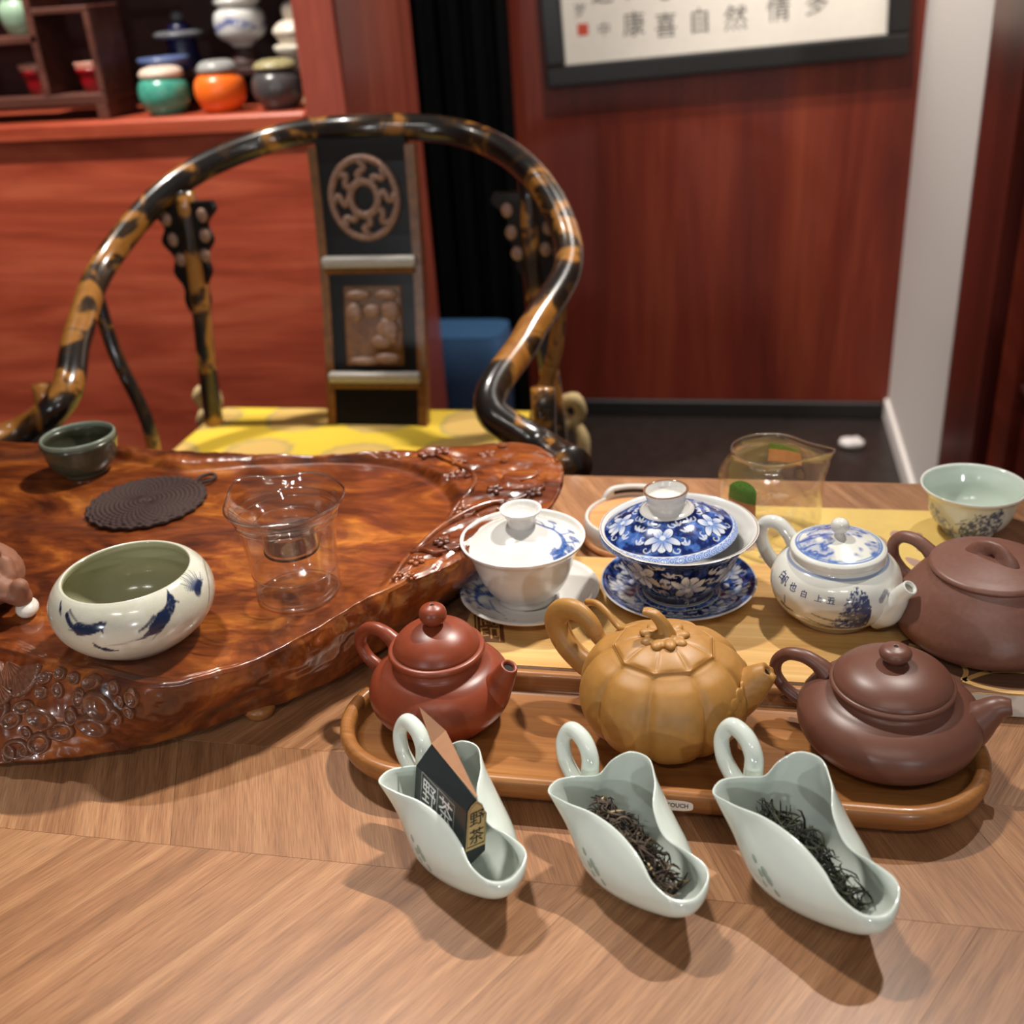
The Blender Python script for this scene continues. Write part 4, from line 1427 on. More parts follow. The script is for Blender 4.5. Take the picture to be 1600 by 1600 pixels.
mesh_obj('handle', tube(plane(156, [(38, 40), (46, 46), (55, 48.5), (65, 46.5), (71.5, 39), (72, 30), (66, 21.5), (57, 16.5), (49, 14.5)]), [7, 4.8, 4.3, 4.1, 3.9, 3.8, 3.9, 4, 4.6], 20, 8), M_purple, p3)
mesh_obj('handle_tail', tube(plane(156, [(57, 17), (60, 13.5), (64, 12.5), (66, 14.5)]), [2.4, 2.3, 2.2, 2.4], 12, 5), M_purple, p3)

# ------------------------------------------------------------------ printed bamboo-look board and the yellow leaflet
BZ = 0.768
M_board = wood('printed_pale_bamboo', lin(192, 146, 84), lin(212, 168, 104), lin(224, 186, 124), scale=(3, 60, 10), rough=0.35, coat=0.1, fine=(8, 420, 100), finew=0.22, bump=0.0)
M_bside = plain('white_card_side', lin(216, 206, 194), 0.6, var=0.02)
M_pbrown = wood('printed_brown', lin(84, 56, 40), lin(108, 76, 58), lin(126, 92, 72), scale=(3, 60, 10), rough=0.35, coat=0.1, bump=0)
M_mauve = plain('printed_mauve', lin(168, 136, 124), 0.4, var=0.08)
M_stamp = plain('printed_stamp_brown', lin(106, 66, 34), 0.4)
bd = thing('printed_board', 'flat pale bamboo-patterned board with white sides under the gaiwans and teapots', 'board', (0, 0, 0))
mesh_obj('board_body', box(-0.193, 0.46, 0.6075, 0.7655, 0.7505, BZ - 0.0006, 0.0008), M_bside, bd, s=1, smooth=False)
mesh_obj('printed_top', box(-0.1928, 0.4598, 0.6077, 0.7653, BZ - 0.0006, BZ - 0.0001), M_board, bd, s=1, smooth=False)


def flat_patch(name, poly, mat, parent, z0, z1, label=None):
    V, F = prism(poly, z0, z1)
    return mesh_obj(name, (V, F), mat, parent, s=1, smooth=False, label=label)


flat_patch('printed_patch', spline([(.118, .664), (.140, .668), (.165, .664), (.20, .672), (.26, .668), (.28, .64), (.26, .615), (.205, .611), (.188, .6082), (.16, .6082), (.128, .609), (.116, .63)], 5, closed=True), M_pbrown, bd, BZ - 0.0001, BZ + 0.00002)
for pts, w in (([(.122, .660), (.1349, .654), (.1523, .6413), (.1545, .632), (.151, .6207)], .0016), ([(.151, .6207), (.1687, .6319), (.1908, .6342), (.23, .634)], .0019), ([(.151, .6207), (.160, .6155), (.1729, .6115), (.19, .6105)], .0019), ([(.1523, .6413), (.158, .6475), (.160, .653)], .0012), ([(.146, .645), (.149, .651), (.150, .656)], .0011), ([(.1687, .6319), (.18, .645), (.20, .652)], .0012)):
    P = spline(pts, 5)
    T = np.gradient(P, axis=0)
    T /= np.linalg.norm(T, axis=1, keepdims=True)
    Nn2 = np.stack([-T[:, 1], T[:, 0]], 1)
    poly_u = np.vstack([P + Nn2 * w, (P - Nn2 * w)])
    m_ = len(P)
    V_ = np.hstack([poly_u, np.full((2 * m_, 1), BZ + 0.00005)])
    mesh_obj('printed_branch', (V_, [(i, i + 1, m_ + i + 1, m_ + i) for i in range(m_ - 1)]), M_board, bd, s=1, smooth=False)
sb = flat_patch('printed_stamp', [(-.1905, .672), (-.1685, .672), (-.1585, .634), (-.1805, .634)], M_stamp, bd, BZ - 0.0001, BZ + 0.00003)
gv, gf = glyphs('商\n印', 0.0175)
gv2 = np.stack([-0.1745 + gv[:, 0] * .95 - (gv[:, 1]) * .26, 0.653 + gv[:, 1] * .95, np.full(len(gv), BZ + 0.00008)], 1)
mesh_obj('lettering', (gv2, gf), M_board, sb, s=1, smooth=False)
mesh_obj('stamp_line', (np.array([(-.1720, .6705, BZ + .00008), (-.1712, .6705, BZ + .00008), (-.1622, .6355, BZ + .00008), (-.1630, .6355, BZ + .00008), (-.1885, .6705, BZ + .00008), (-.1877, .6705, BZ + .00008), (-.1787, .6355, BZ + .00008), (-.1795, .6355, BZ + .00008)]), [(0, 1, 2, 3), (4, 5, 6, 7)]), M_board, sb, s=1, smooth=False)

M_yellow = plain('pale_yellow_paper', lin(222, 190, 108), 0.45, var=0.04, vscale=15)
yl = thing('yellow_leaflet', 'pale yellow sheet with mauve flower print lying behind the bamboo-patterned board', 'sheet', (0, 0, 0))
mesh_obj('paper', box(-0.005, 0.205, 0.768, 0.902, 0.7502, 0.7512), M_yellow, yl, s=1, smooth=False)
for (cx, cy, a, L_, W_2) in ((.128, .834, 2.1, .020, .006), (.136, .842, 1.5, .020, .006), (.146, .842, 1.0, .020, .006), (.150, .828, .2, .020, .006), (.140, .815, -.9, .022, .007), (.125, .812, -2.0, .020, .007), (.012, .815, 1.2, .022, .008), (.022, .806, .1, .022, .007), (.008, .798, -1.4, .02, .007)):
    t = np.linspace(0, 2 * PI, 18, endpoint=False)
    u = (1 - np.cos(t)) / 2
    po = np.stack([u * L_, np.sin(t) * W_2 * (.55 + .45 * u)], 1) @ rotz(a)[:2, :2].T + (cx, cy)
    flat_patch('printed_petal', po, M_mauve, yl, 0.7512, 0.75124)


# ------------------------------------------------------------------ painted porcelain patterns
DK = np.array(lin(20, 32, 84))
MID = np.array(lin(58, 90, 160))
PALE = np.array(lin(150, 172, 214))
WH = np.array(lin(226, 228, 232))


def lotus_field(P, flowers, seed, dark=DK, mid=MID, pale=PALE, white=WH, tendrils=True):
    cl = fbm(P / 5.5, 4, seed)
    cl2 = np.abs(fbm(P / 9.0, 3, seed + 7) - 0.5) * 2
    col = mix(np.tile(dark, (len(P), 1)), mid, sstep(0.40, 0.64, cl))
    col = mix(col, pale, 0.45 * sstep(0.62, 0.8, cl) * (cl2 < .5))
    for (cx, cy, R, up) in flowers:
        d0 = np.hypot(P[:, 0] - cx, P[:, 1] - cy)
        idx = np.where(d0 < R * 2.6)[0]
        if len(idx) == 0:
            continue
        Q = P[idx]
        sub = col[idx]
        if tendrils:
            for sgn in (-1, 1):
                for base, sc in (((sgn * 1.25, .15), .42), ((sgn * 1.05, -.75), .34), ((sgn * .55, 1.25), .30)):
                    t = np.linspace(0, 1, 18)
                    ang = sgn * (t * 5.2) + (PI if sgn > 0 else 0)
                    rr = sc * R * (1 - t * .85)
                    sx_, sy_ = base[0] * R + rr * np.cos(ang), base[1] * R + rr * np.sin(ang)
                    X = cx + sx_ * math.sin(up) + sy_ * math.cos(up)
                    Y = cy - sx_ * math.cos(up) + sy_ * math.sin(up)
                    sub = mix(sub, white * .95, .85 * stroke(Q, np.stack([X, Y], 1), R * .055, R * .025, .16, 1))
                for fx, fy in ((sgn * 1.5, .7), (sgn * 1.65, -.35), (sgn * .9, 1.15)):
                    X, Y = cx + R * (fx * math.sin(up) + fy * math.cos(up)), cy + R * (-fx * math.cos(up) + fy * math.sin(up))
                    for k in range(3):
                        m, t, v = petal(Q, (X, Y), up + sgn * (k * .7 - .4), R * .5, R * .075, .2 * sgn)
                        sub = mix(sub, white, .8 * m)
        ps = [(180, 1.0, .34, 0), (130, 1.05, .25, .28), (-130, 1.05, .25, -.28), (88, 1.15, .24, .25), (-88, 1.15, .24, -.25), (38, .95, .30, -.12), (-38, .95, .30, .12)]
        for a_deg, L_, W_3, cu in ps:
            a = up + math.radians(a_deg)
            c = (cx, cy)
            m, t, v = petal(Q, c, a, R * L_ * 1.06, R * (W_3 + .07), cu)
            sub = mix(sub, dark * .7, m)
            m, t, v = petal(Q, c, a, R * L_, R * W_3, cu)
            streak = 0.5 + 0.5 * np.sin(v * 9)
            pc = mix(np.tile(pale, (len(Q), 1)), white, sstep(.15, .75, t))
            pc = mix(pc, mid, .35 * streak * (1 - sstep(.5, .95, t)))
            sub = sub * (1 - m[:, None]) + pc * m[:, None]
        m = 1 - sstep(R * .16, R * .22, np.hypot(Q[:, 0] - cx - math.cos(up) * R * .1, Q[:, 1] - cy - math.sin(up) * R * .1))
        sub = mix(sub, white, m)
        col[idx] = sub
    return col


def spiral_band(u, v, ncell_len):
    """u along the band, v across in [-1, 1]"""
    k = np.floor(u / ncell_len)
    x = (u / ncell_len - k - .5) * 2
    r = np.hypot(x, v)
    a = np.arctan2(v, x)
    s = np.cos(2 * PI * (r * 2.0) - a)
    return np.where(r < 1.0, sstep(0.1, 0.5, s), 0.15)


def ink_tree(P, col, c, sc, rot, seed, blue=lin(42, 88, 158), deep=lin(22, 50, 108)):
    q = (P - np.asarray(c, float)) @ rotz(rot)[:2, :2] / sc
    w = 0.75 + .5 * fbm(q * 1.1, 3, seed)
    for pts, w0, w1, al in (([(-14, 6), (-9, 7), (-3, 5), (2, 4), (6, 1), (8, -5), (6, -12), (2, -17)], .5, 1.9, .9), ([(2, 4), (3, 9), (1, 14)], .8, .3, .8), ([(6, 1), (10, 5), (13, 10)], .8, .3, .8), ([(8, -5), (13, -2), (16, 2)], .8, .3, .8), ([(-3, 5), (-5, 10), (-9, 12)], .6, .2, .7), ([(3, 8), (6, 11)], .5, .2, .7), ([(13, -2), (15, -7)], .6, .3, .7)):
        col = mix(col, blue, np.clip(al * stroke(q, pts, w0, w1, .5) * w, 0, 1))
    for (x, y, r, al) in ((4, -16, 7.5, 1.0), (11, -9, 5.5, .9), (14, 2, 4.5, .85), (2, 14, 3.8, .8), (13, 10, 3.4, .75), (-9, 12, 2.8, .5)):
        d = np.hypot(q[:, 0] - x, (q[:, 1] - y) * 1.1)
        sp = fbm(q * .9 + 3, 4, seed + 5)
        m = (1 - sstep(r * .3, r, d)) + .15
        m = sstep(.52, .72, m * .62 + sp * .55) * (d < r * 1.3)
        col = mix(col, blue, .85 * al * m)
        col = mix(col, deep, .8 * al * m * sstep(.5, .62, fbm(q * 1.6, 3, seed + 9)))
    d = np.hypot((q[:, 0] + 13) / 5.5, (q[:, 1] - 2) / 6.5)
    col = mix(col, blue, .55 * (1 - sstep(.2, 1, d)) * sstep(-4, 5, q[:, 1]))
    return col


# ------------------------------------------------------------------ white gaiwan and saucer
sw = Lathe([(0, .4), (25, .4), (26, 0), (28, 0), (29.5, 1), (40, 4.2), (48, 7.6), (53, 10.2), (53.4, 11), (52.6, 11.4), (46, 8.6), (38, 5.4), (30, 3.4), (24, 2.8), (22.5, 3.2), (21.5, 2.6), (0, 2.4)], 260, 6)
Pp = np.stack([sw.r * np.cos(sw.th), sw.r * np.sin(sw.th)], 1)
col = np.tile(WHITE_GLAZE, (len(sw.V), 1))
c2 = ink_tree(Pp, col.copy(), (-36, -2), 1.35, math.radians(120), 41)
c2 = ink_tree(Pp, c2, (-35, -14), .9, math.radians(150), 47)
for pts in ([(-30, -10), (-22, -24), (-14, -31)], [(-12, -37), (-10, -40)], [(-5, -39), (-4, -40)]):
    c2 = mix(c2, lin(42, 88, 158), .8 * stroke(Pp, pts, .9, .4, .4))
up_ = (sw.s > sw.s.max() * .44)
col[up_] = c2[up_]
sa = tag(mesh_obj('saucer', sw.geo, M_paint, paint=col, loc=(-0.1507, 0.6946, BZ)), 'white saucer with a blue ink tree under the plain white gaiwan', 'saucer', group='gaiwan saucers on the board')
gw = thing('white_gaiwan', 'white lidded gaiwan bowl with a blue ink tree on its lid', 'gaiwan', (-0.1537, 0.6943, BZ + 0.0028), group='gaiwans on the board')
mesh_obj('bowl', Lathe([(0, 1.2), (19.5, 1.2), (20.2, 0), (21.6, .2), (22, 2.6), (23, 5), (27.5, 10), (33, 19), (36.6, 29), (40, 39.5), (43.6, 47), (46.9, 51.8), (47, 52.6), (46.2, 52.9), (43.4, 49.6), (39.2, 41.5), (35.5, 31), (31, 20), (24, 11), (12, 7), (0, 6.4)], 160, 6).geo, M_white, gw)
Ll = Lathe([(40, 46.6), (42, 47.2), (42.6, 48.4), (41.6, 49.4), (37, 52.2), (29, 56.4), (20, 60.4), (13, 62.6), (11, 63.2)], 300, 14)
Pp = np.stack([Ll.r * np.cos(Ll.th), Ll.r * np.sin(Ll.th)], 1)
col = np.tile(WHITE_GLAZE, (len(Ll.V), 1))
col = ink_tree(Pp, col, (22, -5), 1.25, math.radians(12), 53)
lw_ = mesh_obj('lid', Ll.geo, M_paint, gw, paint=col)
mesh_obj('lid_knob', Lathe([(11, 62.6), (10.2, 64.5), (10.4, 67), (12.6, 71), (15.4, 75.2), (15.6, 76), (14.8, 76.3), (11.6, 72.4), (8.5, 69.6), (0, 68.8)], 64, 5).geo, M_white, lw_)

# ------------------------------------------------------------------ blue gaiwan and saucer
sbl = Lathe([(0, .4), (27, .4), (28, 0), (30, 0), (31, 1), (42, 4), (52, 8), (58, 11.4), (58.8, 12.3), (58, 12.8), (50, 9.2), (41, 5.8), (33, 3.8), (28, 3.2), (26.5, 3.8), (25, 3), (0, 2.8)], 420, 8)
Pp = np.stack([sbl.r * np.cos(sbl.th), sbl.r * np.sin(sbl.th)], 1)
fl = [(43 * math.cos(math.radians(a)), 43 * math.sin(math.radians(a)), 9.5, math.radians(a + 180)) for a in range(-170, 190, 40)]
cb_ = lotus_field(Pp, fl, 61)
m = (np.abs(sbl.r - 31.5) < .7)
cb_ = mix(cb_, WH, m * .9)
cb_ = mix(cb_, WH * .9, sstep(57.6, 58.1, sbl.r))
under = sbl.s < sbl.s.max() * .48
cb_[under] = WHITE_GLAZE
cb_[(sbl.r < 27)] = WHITE_GLAZE
tag(mesh_obj('saucer', sbl.geo, M_paint, paint=cb_, loc=(-0.0392, 0.7145, BZ)), 'dark blue saucer with pale lotus pattern under the blue gaiwan', 'saucer', group='gaiwan saucers on the board')
gb = thing('blue_gaiwan', 'blue and white lotus-patterned gaiwan with a domed lid and white knob', 'gaiwan', (-0.0392, 0.7145, BZ + 0.0032), group='gaiwans on the board')
Lb = Lathe([(0, 1.2), (22, 1.2), (22.6, 0), (24.4, .2), (25, 3), (26, 5.4), (31, 10), (38, 19), (43, 29), (47, 39), (52, 47.4), (58.4, 53.2), (58.9, 54), (58.2, 54.4), (52, 49.6), (46.2, 41.4), (42, 31), (37, 21), (29, 12), (14, 8), (0, 7.4)], 460, 9)
Pb = np.stack([Lb.unwrap(-87, 44.0), Lb.z], 1)
fl = []
for k in range(-4, 5):
    fl.append((k * 34.5 + 8, 34 if k % 2 else 24, 12.5, math.radians(70 if k % 2 else -110)))
cbw = lotus_field(Pb, fl, 71, white=np.array(lin(212, 212, 208)), pale=np.array(lin(170, 180, 200)), mid=np.array(lin(40, 60, 120)), dark=np.array(lin(14, 20, 54)))
smx = np.argmax(Lb.z)
inner = Lb.s > Lb.s[smx] - 1.2
cbw[inner] = WHITE_GLAZE
cbw[Lb.z < 1.0] = WHITE_GLAZE
edge = np.abs(Lb.s - Lb.s[smx]) < 0.7
cbw[edge] = lin(120, 96, 84)
mesh_obj('bowl', Lb.geo, M_paint, gb, paint=cbw)
Ld = Lathe([(48, 48.6), (50.4, 49.4), (51, 50.8), (50.2, 52.2), (45, 55.6), (37, 60.4), (28, 65), (20.5, 68.2), (19, 69.6), (17, 70.6), (15.4, 72)], 640, 16)
sc_ = Ld.s.max() - Ld.s
rad_ = sc_ + 12
Pd = np.stack([rad_ * np.cos(Ld.th), rad_ * np.sin(Ld.th)], 1)
fl = [(34 * math.cos(math.radians(a)), 34 * math.sin(math.radians(a)), 10.8, math.radians(a + 180)) for a in (-92, -20, 52, 124, 196)]
cd = lotus_field(Pd, fl, 83, dark=np.array(lin(18, 34, 88)), mid=np.array(lin(58, 94, 166)), pale=np.array(lin(120, 148, 204)), white=np.array(lin(206, 212, 224)))
vb = (rad_ - 52.3) / 2.9
bandm = (np.abs(vb) < 1.0)
sp_ = spiral_band(Ld.th * 41.4, vb, 2 * PI * 41.4 / 50)
bc = mix(np.tile(np.array(lin(96, 128, 196)), (len(Pd), 1)), lin(206, 218, 240), sp_)
cd[bandm] = bc[bandm]
for rr in (48.9, 55.8):
    cd = mix(cd, WH, 1 - sstep(.25, .5, np.abs(rad_ - rr)))
cd[rad_ > 56.4] = WHITE_GLAZE
cd[rad_ < 17.8] = WHITE_GLAZE
lb_ = mesh_obj('lid', Ld.geo, M_paint, gb, paint=cd)
lb_.location = (-0.0048, -0.0022, 0.0012)
lb_.rotation_euler = (0, math.radians(-3.0), 0)
Lk2 = Lathe([(16, 71.2), (14.6, 73), (14.2, 76), (15, 80), (16.6, 84.4), (16.5, 85), (15.6, 85.1), (13, 80), (9, 77.4), (0, 76.6)], 80, 6)
kc = np.tile(WHITE_GLAZE, (len(Lk2.V), 1))
kc[Lk2.z > 84.5] = lin(128, 92, 66)
mesh_obj('lid_knob', Lk2.geo, M_paint, lb_, paint=kc)

# ------------------------------------------------------------------ landscape teapot
tw = thing('landscape_teapot', 'white porcelain teapot painted with a blue river landscape and script on the board', 'teapot', (0.0738, 0.6968, BZ), group='teapots on the board')
Lt = Lathe([(0, .8), (25, .8), (26, 0), (28, 0), (28.6, 1.6), (29.5, 3), (36, 8), (42.6, 16), (45.6, 25), (45.2, 33), (41.5, 41), (36.6, 46), (33.4, 48.2), (32.6, 49.4), (32.2, 51), (31, 51.4), (30, 47)], 420, 10)
Pt = np.stack([Lt.unwrap(-96, 45.0), Lt.z], 1)
INK = np.array(lin(28, 38, 88))
col = np.tile(np.array(lin(222, 222, 214)), (len(Pt), 1))
n1 = fbm(Pt / 2.2, 4, 91)
n2_ = fbm(Pt / 1.1, 3, 95)
# cliff beside the spout
ridge = np.interp(Pt[:, 0], [-6, 1, 5, 9, 12, 17, 23, 27], [14, 21, 28, 37, 41.5, 42.5, 40, 26])
m = (Pt[:, 0] > -6) & (Pt[:, 0] < 26)
mm = m * (1 - sstep(-1.0, .6, Pt[:, 1] - ridge - 9 * (n2_ - .5))) * sstep(12.5, 14, Pt[:, 1])
col = mix(col, INK, np.clip(mm * sstep(.40, .58, n1 * .6 + .4 * n2_ + .012 * (Pt[:, 0] - 6)), 0, 1) * .95)
col = mix(col, lin(96, 116, 158), np.clip(mm * .22, 0, 1))
for pts, w0, w1, a in (([(-14, 24), (-4, 21.5), (10, 21)], .5, 1.1, .9), ([(-20, 19), (-8, 15), (6, 12.6), (22, 13)], .4, 1.6, .85), ([(-24, 16.8), (-12, 13.5), (0, 12)], .4, .9, .7), ([(-2, 18), (10, 16.5), (20, 17)], .3, .7, .7), ([(-40, 22), (-35, 20), (-30, 19.5)], 1.5, .8, .9), ([(-37, 23), (-36.5, 28), (-37, 30)], .7, .3, .9), ([(20, 15), (24, 25)], 1.4, .8, .8), ([(34, 34), (40, 38), (42, 28)], 2.2, 1.0, .7), ([(-3.6, 37.4), (-2.8, 35.8)], .3, .3, .8), ([(-1.5, 37.8), (.2, 37.2), (0, 35.6)], .3, .3, .8)):
    col = mix(col, INK, a * np.clip(stroke(Pt, pts, w0, w1, .35) * (.55 + .7 * n2_), 0, 1))
for zz, w in ((47.6, .5), (7.2, .3)):
    col = mix(col, lin(104, 128, 176), .75 * (1 - sstep(w, w + .4, np.abs(Lt.z - zz))) * (Lt.r > 32))
mesh_obj('body', Lt.geo, M_paint, tw, paint=col)
# poem characters wrapped on the shoulder
poem = []
prof_out = Lt.P[: np.argmax(Lt.P[:, 1])]
for ch_, X0, z0, sz in (('白', -46, 40, 5.6), ('帆', -41.5, 38.2, 6), ('也', -31.5, 37.6, 5.2), ('白', -21.5, 36.4, 4.4), ('上', -10.5, 36.2, 4.4), ('五', -2.0, 36.0, 4.8)):
    gv, gf = glyphs(ch_, sz * 1.3, 0, 2, bold=0.02)
    x, z = gv[:, 0] + X0, gv[:, 1] * .9 + z0
    a = math.radians(-96) + x / 45.0
    r = np.interp(z, prof_out[:, 1], prof_out[:, 0]) + 0.25
    poem.append((np.stack([r * np.cos(a), r * np.sin(a), z], 1), gf))
mesh_obj('lettering', join(*poem), plain('blue_ink', lin(40, 54, 112), 0.3), tw, smooth=False)
Ltl = Lathe([(31.2, 50.6), (32.6, 51), (33.2, 53), (33, 55.4), (31.6, 56.6), (28, 57.6), (20, 60), (11, 62.6), (4, 64), (3, 64.4)], 320, 11)
sc_ = Ltl.s.max() - Ltl.s
Pl2 = np.stack([(sc_ + 3) * np.cos(Ltl.th), (sc_ + 3) * np.sin(Ltl.th)], 1)
col = np.tile(np.array(lin(222, 222, 214)), (len(Pl2), 1))
w_ = fbm(Pl2 / 7 + 1.5, 4, 101)
wav = 0.5 + 0.5 * np.sin(Pl2[:, 1] * .55 + w_ * 14)
msk = sstep(.50, .60, fbm(Pl2 / 14 + np.array([0, .4]), 3, 107) + .10 * sstep(10, -14, Pl2[:, 0]) + .02) * (sc_ < 27.5)
col = mix(col, lin(46, 84, 164), msk * (.35 + .6 * wav))
for rr, w in ((30.2, .55), (28.4, .35)):
    col = mix(col, lin(104, 134, 186), .9 * (1 - sstep(w, w + .35, np.abs(sc_ + 3 - rr))))
ltd = mesh_obj('lid', Ltl.geo, M_paint, tw, paint=col)
M_offw = plain('off_white_glaze', lin(222, 222, 214), 0.1, coat=0.4, var=0.01)
mesh_obj('knob', Lathe([(3.4, 64), (3.2, 66), (5, 68), (6.4, 71), (5.6, 74.6), (3, 76.6), (0, 77)], 40, 4).geo, M_offw, ltd)
g, d = spout_geo(plane(-38, [(34, 15), (42, 19.5), (47.5, 28), (51.5, 37), (57, 44.5)]), [12, 10.5, 8, 6, 5.4], hole=.66)
spw = mesh_obj('spout', g, M_offw, tw)
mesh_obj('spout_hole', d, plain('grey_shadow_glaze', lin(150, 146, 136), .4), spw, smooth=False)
mesh_obj('handle', tube(plane(150, [(32, 45), (39, 54), (48, 60), (57, 58), (61, 49), (58, 37), (50, 27), (42, 22)]), [6.2, 5.2, 5, 5, 5, 5, 5.2, 6], 20, 8), M_offw, tw)

# ------------------------------------------------------------------ big brown sandy teapot
p4 = thing('brown_clay_teapot', 'large brown sandy clay teapot with bridge knob, cut off by the right edge', 'teapot', (0.1722, 0.6812, BZ), group='teapots on the board')
mesh_obj('body', Lathe([(0, .4), (43, 0), (48, .8), (54, 4), (58.6, 10), (59.6, 16), (57.5, 24), (52, 34), (46, 42.4), (41.5, 47.4), (39.5, 49.6), (38.6, 51), (37, 51.2)], 144, 6).geo, M_brown, p4)
ld4 = mesh_obj('lid', Lathe([(37, 51), (39.2, 51.6), (39.8, 53), (38.8, 54.6), (35, 56), (27, 57.6), (16, 59.4), (6, 60.4), (0.5, 60.6)], 112, 6).geo, M_brown, p4)
kn_ = []
for k, t in enumerate(np.linspace(0, 1, 17)):
    a = PI * t
    kn_.append((8.8 * math.cos(a), 0, 57.8 + 8.4 * math.sin(a)))
g1 = tube(kn_, [6.2, 4.0, 3.0, 2.7, 3.0, 4.0, 6.2], 16, 2, squash=1.8)
mesh_obj('bridge_knob', xf(g1, rotz(math.radians(-42))), M_brown, ld4)
mesh_obj('handle', tube(plane(141, [(37, 41), (47, 48.5), (57, 52), (67, 50.5), (73, 43), (72, 33), (64, 24), (55, 19)]), [7, 5, 4.6, 4.4, 4.3, 4.3, 4.6, 5.6], 18, 8), M_brown, p4)
g, d = spout_geo(plane(-36, [(50, 18), (60, 26), (68, 38), (74, 48)]), [13, 10, 7, 5.4])
s4 = mesh_obj('spout', g, M_brown, p4)
mesh_obj('spout_hole', d, M_dark, s4, smooth=False)

# ------------------------------------------------------------------ landscape cup at the right
Lc = Lathe([(0, 1), (18, 1), (19, 0), (20.6, .2), (21, 3), (22.5, 5), (29, 10.5), (34, 20), (36.4, 30), (39, 37.5), (42.2, 42.4), (42, 43.1), (41, 43), (38, 38), (35, 30), (32, 20), (25, 11), (10, 7), (0, 6.6)], 360, 8)
Pc = np.stack([Lc.unwrap(-103, 36.0), Lc.z], 1)
out_ = Lc.s < Lc.s[np.argmax(Lc.z)]
col = np.tile(np.array(lin(206, 219, 208)), (len(Pc), 1))
oc = np.tile(np.array(lin(210, 212, 200)), (len(Pc), 1))
IN2 = np.array(lin(44, 54, 92))
n1 = fbm(Pc / 2.0, 4, 111)
rid = np.interp(Pc[:, 0], [-8, -3, 3, 9, 15, 22, 30], [14, 24, 28, 33, 31, 39, 28])
mm = ((Pc[:, 0] > -8) & (Pc[:, 0] < 30)) * (1 - sstep(-2, 1.5, Pc[:, 1] - rid - 8 * (n1 - .5)))
oc = mix(oc, IN2, .88 * np.clip(mm * sstep(.28, .55, n1), 0, 1))
rid2 = np.interp(Pc[:, 0], [-40, -34, -29, -22, -12], [24, 34, 30, 24, 16])
mm = ((Pc[:, 0] > -40) & (Pc[:, 0] < -12)) * (1 - sstep(-1, 1, Pc[:, 1] - rid2))
oc = mix(oc, lin(72, 88, 140), .75 * np.clip(mm * sstep(.35, .6, n1), 0, 1))
for pts in ([(2, 22), (6, 28), (4, 33)], [(6, 28), (11, 31)], [(15, 24), (19, 31), (25, 33)], [(-10, 20), (-3, 22), (4, 20)], [(-6, 24), (-1, 27)]):
    oc = mix(oc, IN2, .8 * stroke(Pc, pts, .6, .4, .4))
col[out_] = oc[out_]
rimm = np.abs(Lc.s - Lc.s[np.argmax(Lc.z)]) < 1.0
col[rimm] = lin(232, 234, 226)
tag(mesh_obj('landscape_cup', Lc.geo, M_paint, paint=col, loc=(0.1965, 0.868, 0.7513)), 'flared celadon-lined cup with a dark blue landscape at the right edge behind the brown teapot', 'cup')

# ------------------------------------------------------------------ glass pitcher with painted patches
pt = thing('glass_pitcher', 'warm-tinted clear glass pitcher with green painted patches behind the landscape teapot', 'pitcher', (0.0302, 0.8445, 0.7513))
prof_o = [(0, .4), (34, 0), (39, 1.2), (41.5, 5), (43, 14), (43.6, 34), (44, 52), (43, 61), (38.0, 70), (33.6, 75.5), (33.0, 79), (34.0, 81.6)]
prof_i = [(32.8, 81.6), (31.8, 79), (32.2, 75.5), (36.7, 69.2), (41.4, 60.4), (42.4, 52), (42, 34), (41.4, 14), (39, 5), (33, 3), (0, 3)]
LP = Lathe(prof_o + prof_i, 140, 5)


def pinch(L, deg, z0, z1, amt, wid):
    V = L.V.copy()
    d = np.abs((L.th - math.radians(deg) + PI) % (2 * PI) - PI)
    w = np.exp(-(d / wid) ** 2) * sstep(z0, z1, L.z)
    V[:, 0] += np.cos(math.radians(deg)) * amt * w
    V[:, 1] += np.sin(math.radians(deg)) * amt * w
    lat = np.exp(-((d - 2.2 * wid) / wid) ** 2) * sstep(z0, z1, L.z) * 2.0
    V[:, 0] -= np.cos(L.th) * lat
    V[:, 1] -= np.sin(L.th) * lat
    V[:, 2] += w * 1.2
    return V


pv_ = pinch(LP, -4, 56, 82, 17, .36)
mesh_obj('glass_body', (pv_, LP.F), M_glass_y, pt)
jr_ = int(np.argmax(LP.P[:, 1]))
mesh_obj('rim', tube(pv_.reshape(-1, 140, 3)[jr_][::2], 0.8, 8, 2, closed=True), M_grim_gl, pt)
M_green = plain('painted_green', lin(92, 132, 56), 0.3, var=0.2, vscale=120)
M_beige = plain('painted_tan', lin(196, 140, 96), 0.3, var=0.1)


def shell_patch(a0, a1, z0, z1, ztop, r, n=14, m=8, t=0.4):
    V = []
    for zz in np.linspace(0, 1, m):
        for a in np.linspace(a0, a1, n):
            u = (a - a0) / (a1 - a0) * 2 - 1
            top = z1 + ztop * math.sqrt(max(0, 1 - u * u * .96))
            z = z0 + (top - z0) * zz
            V.append((r * math.cos(math.radians(a)), r * math.sin(math.radians(a)), z))
    V = np.array(V)
    rp_ = np.interp(V[:, 2], [0, 52, 61, 70, 75.5], [1, 1, .977, .864, .764])
    V[:, 0] *= rp_
    V[:, 1] *= rp_
    W = V * np.array([(r - t) / r, (r - t) / r, 1])
    return np.vstack([V, W]), grid_faces(m, n, False) + grid_faces(m, n, False, m * n)


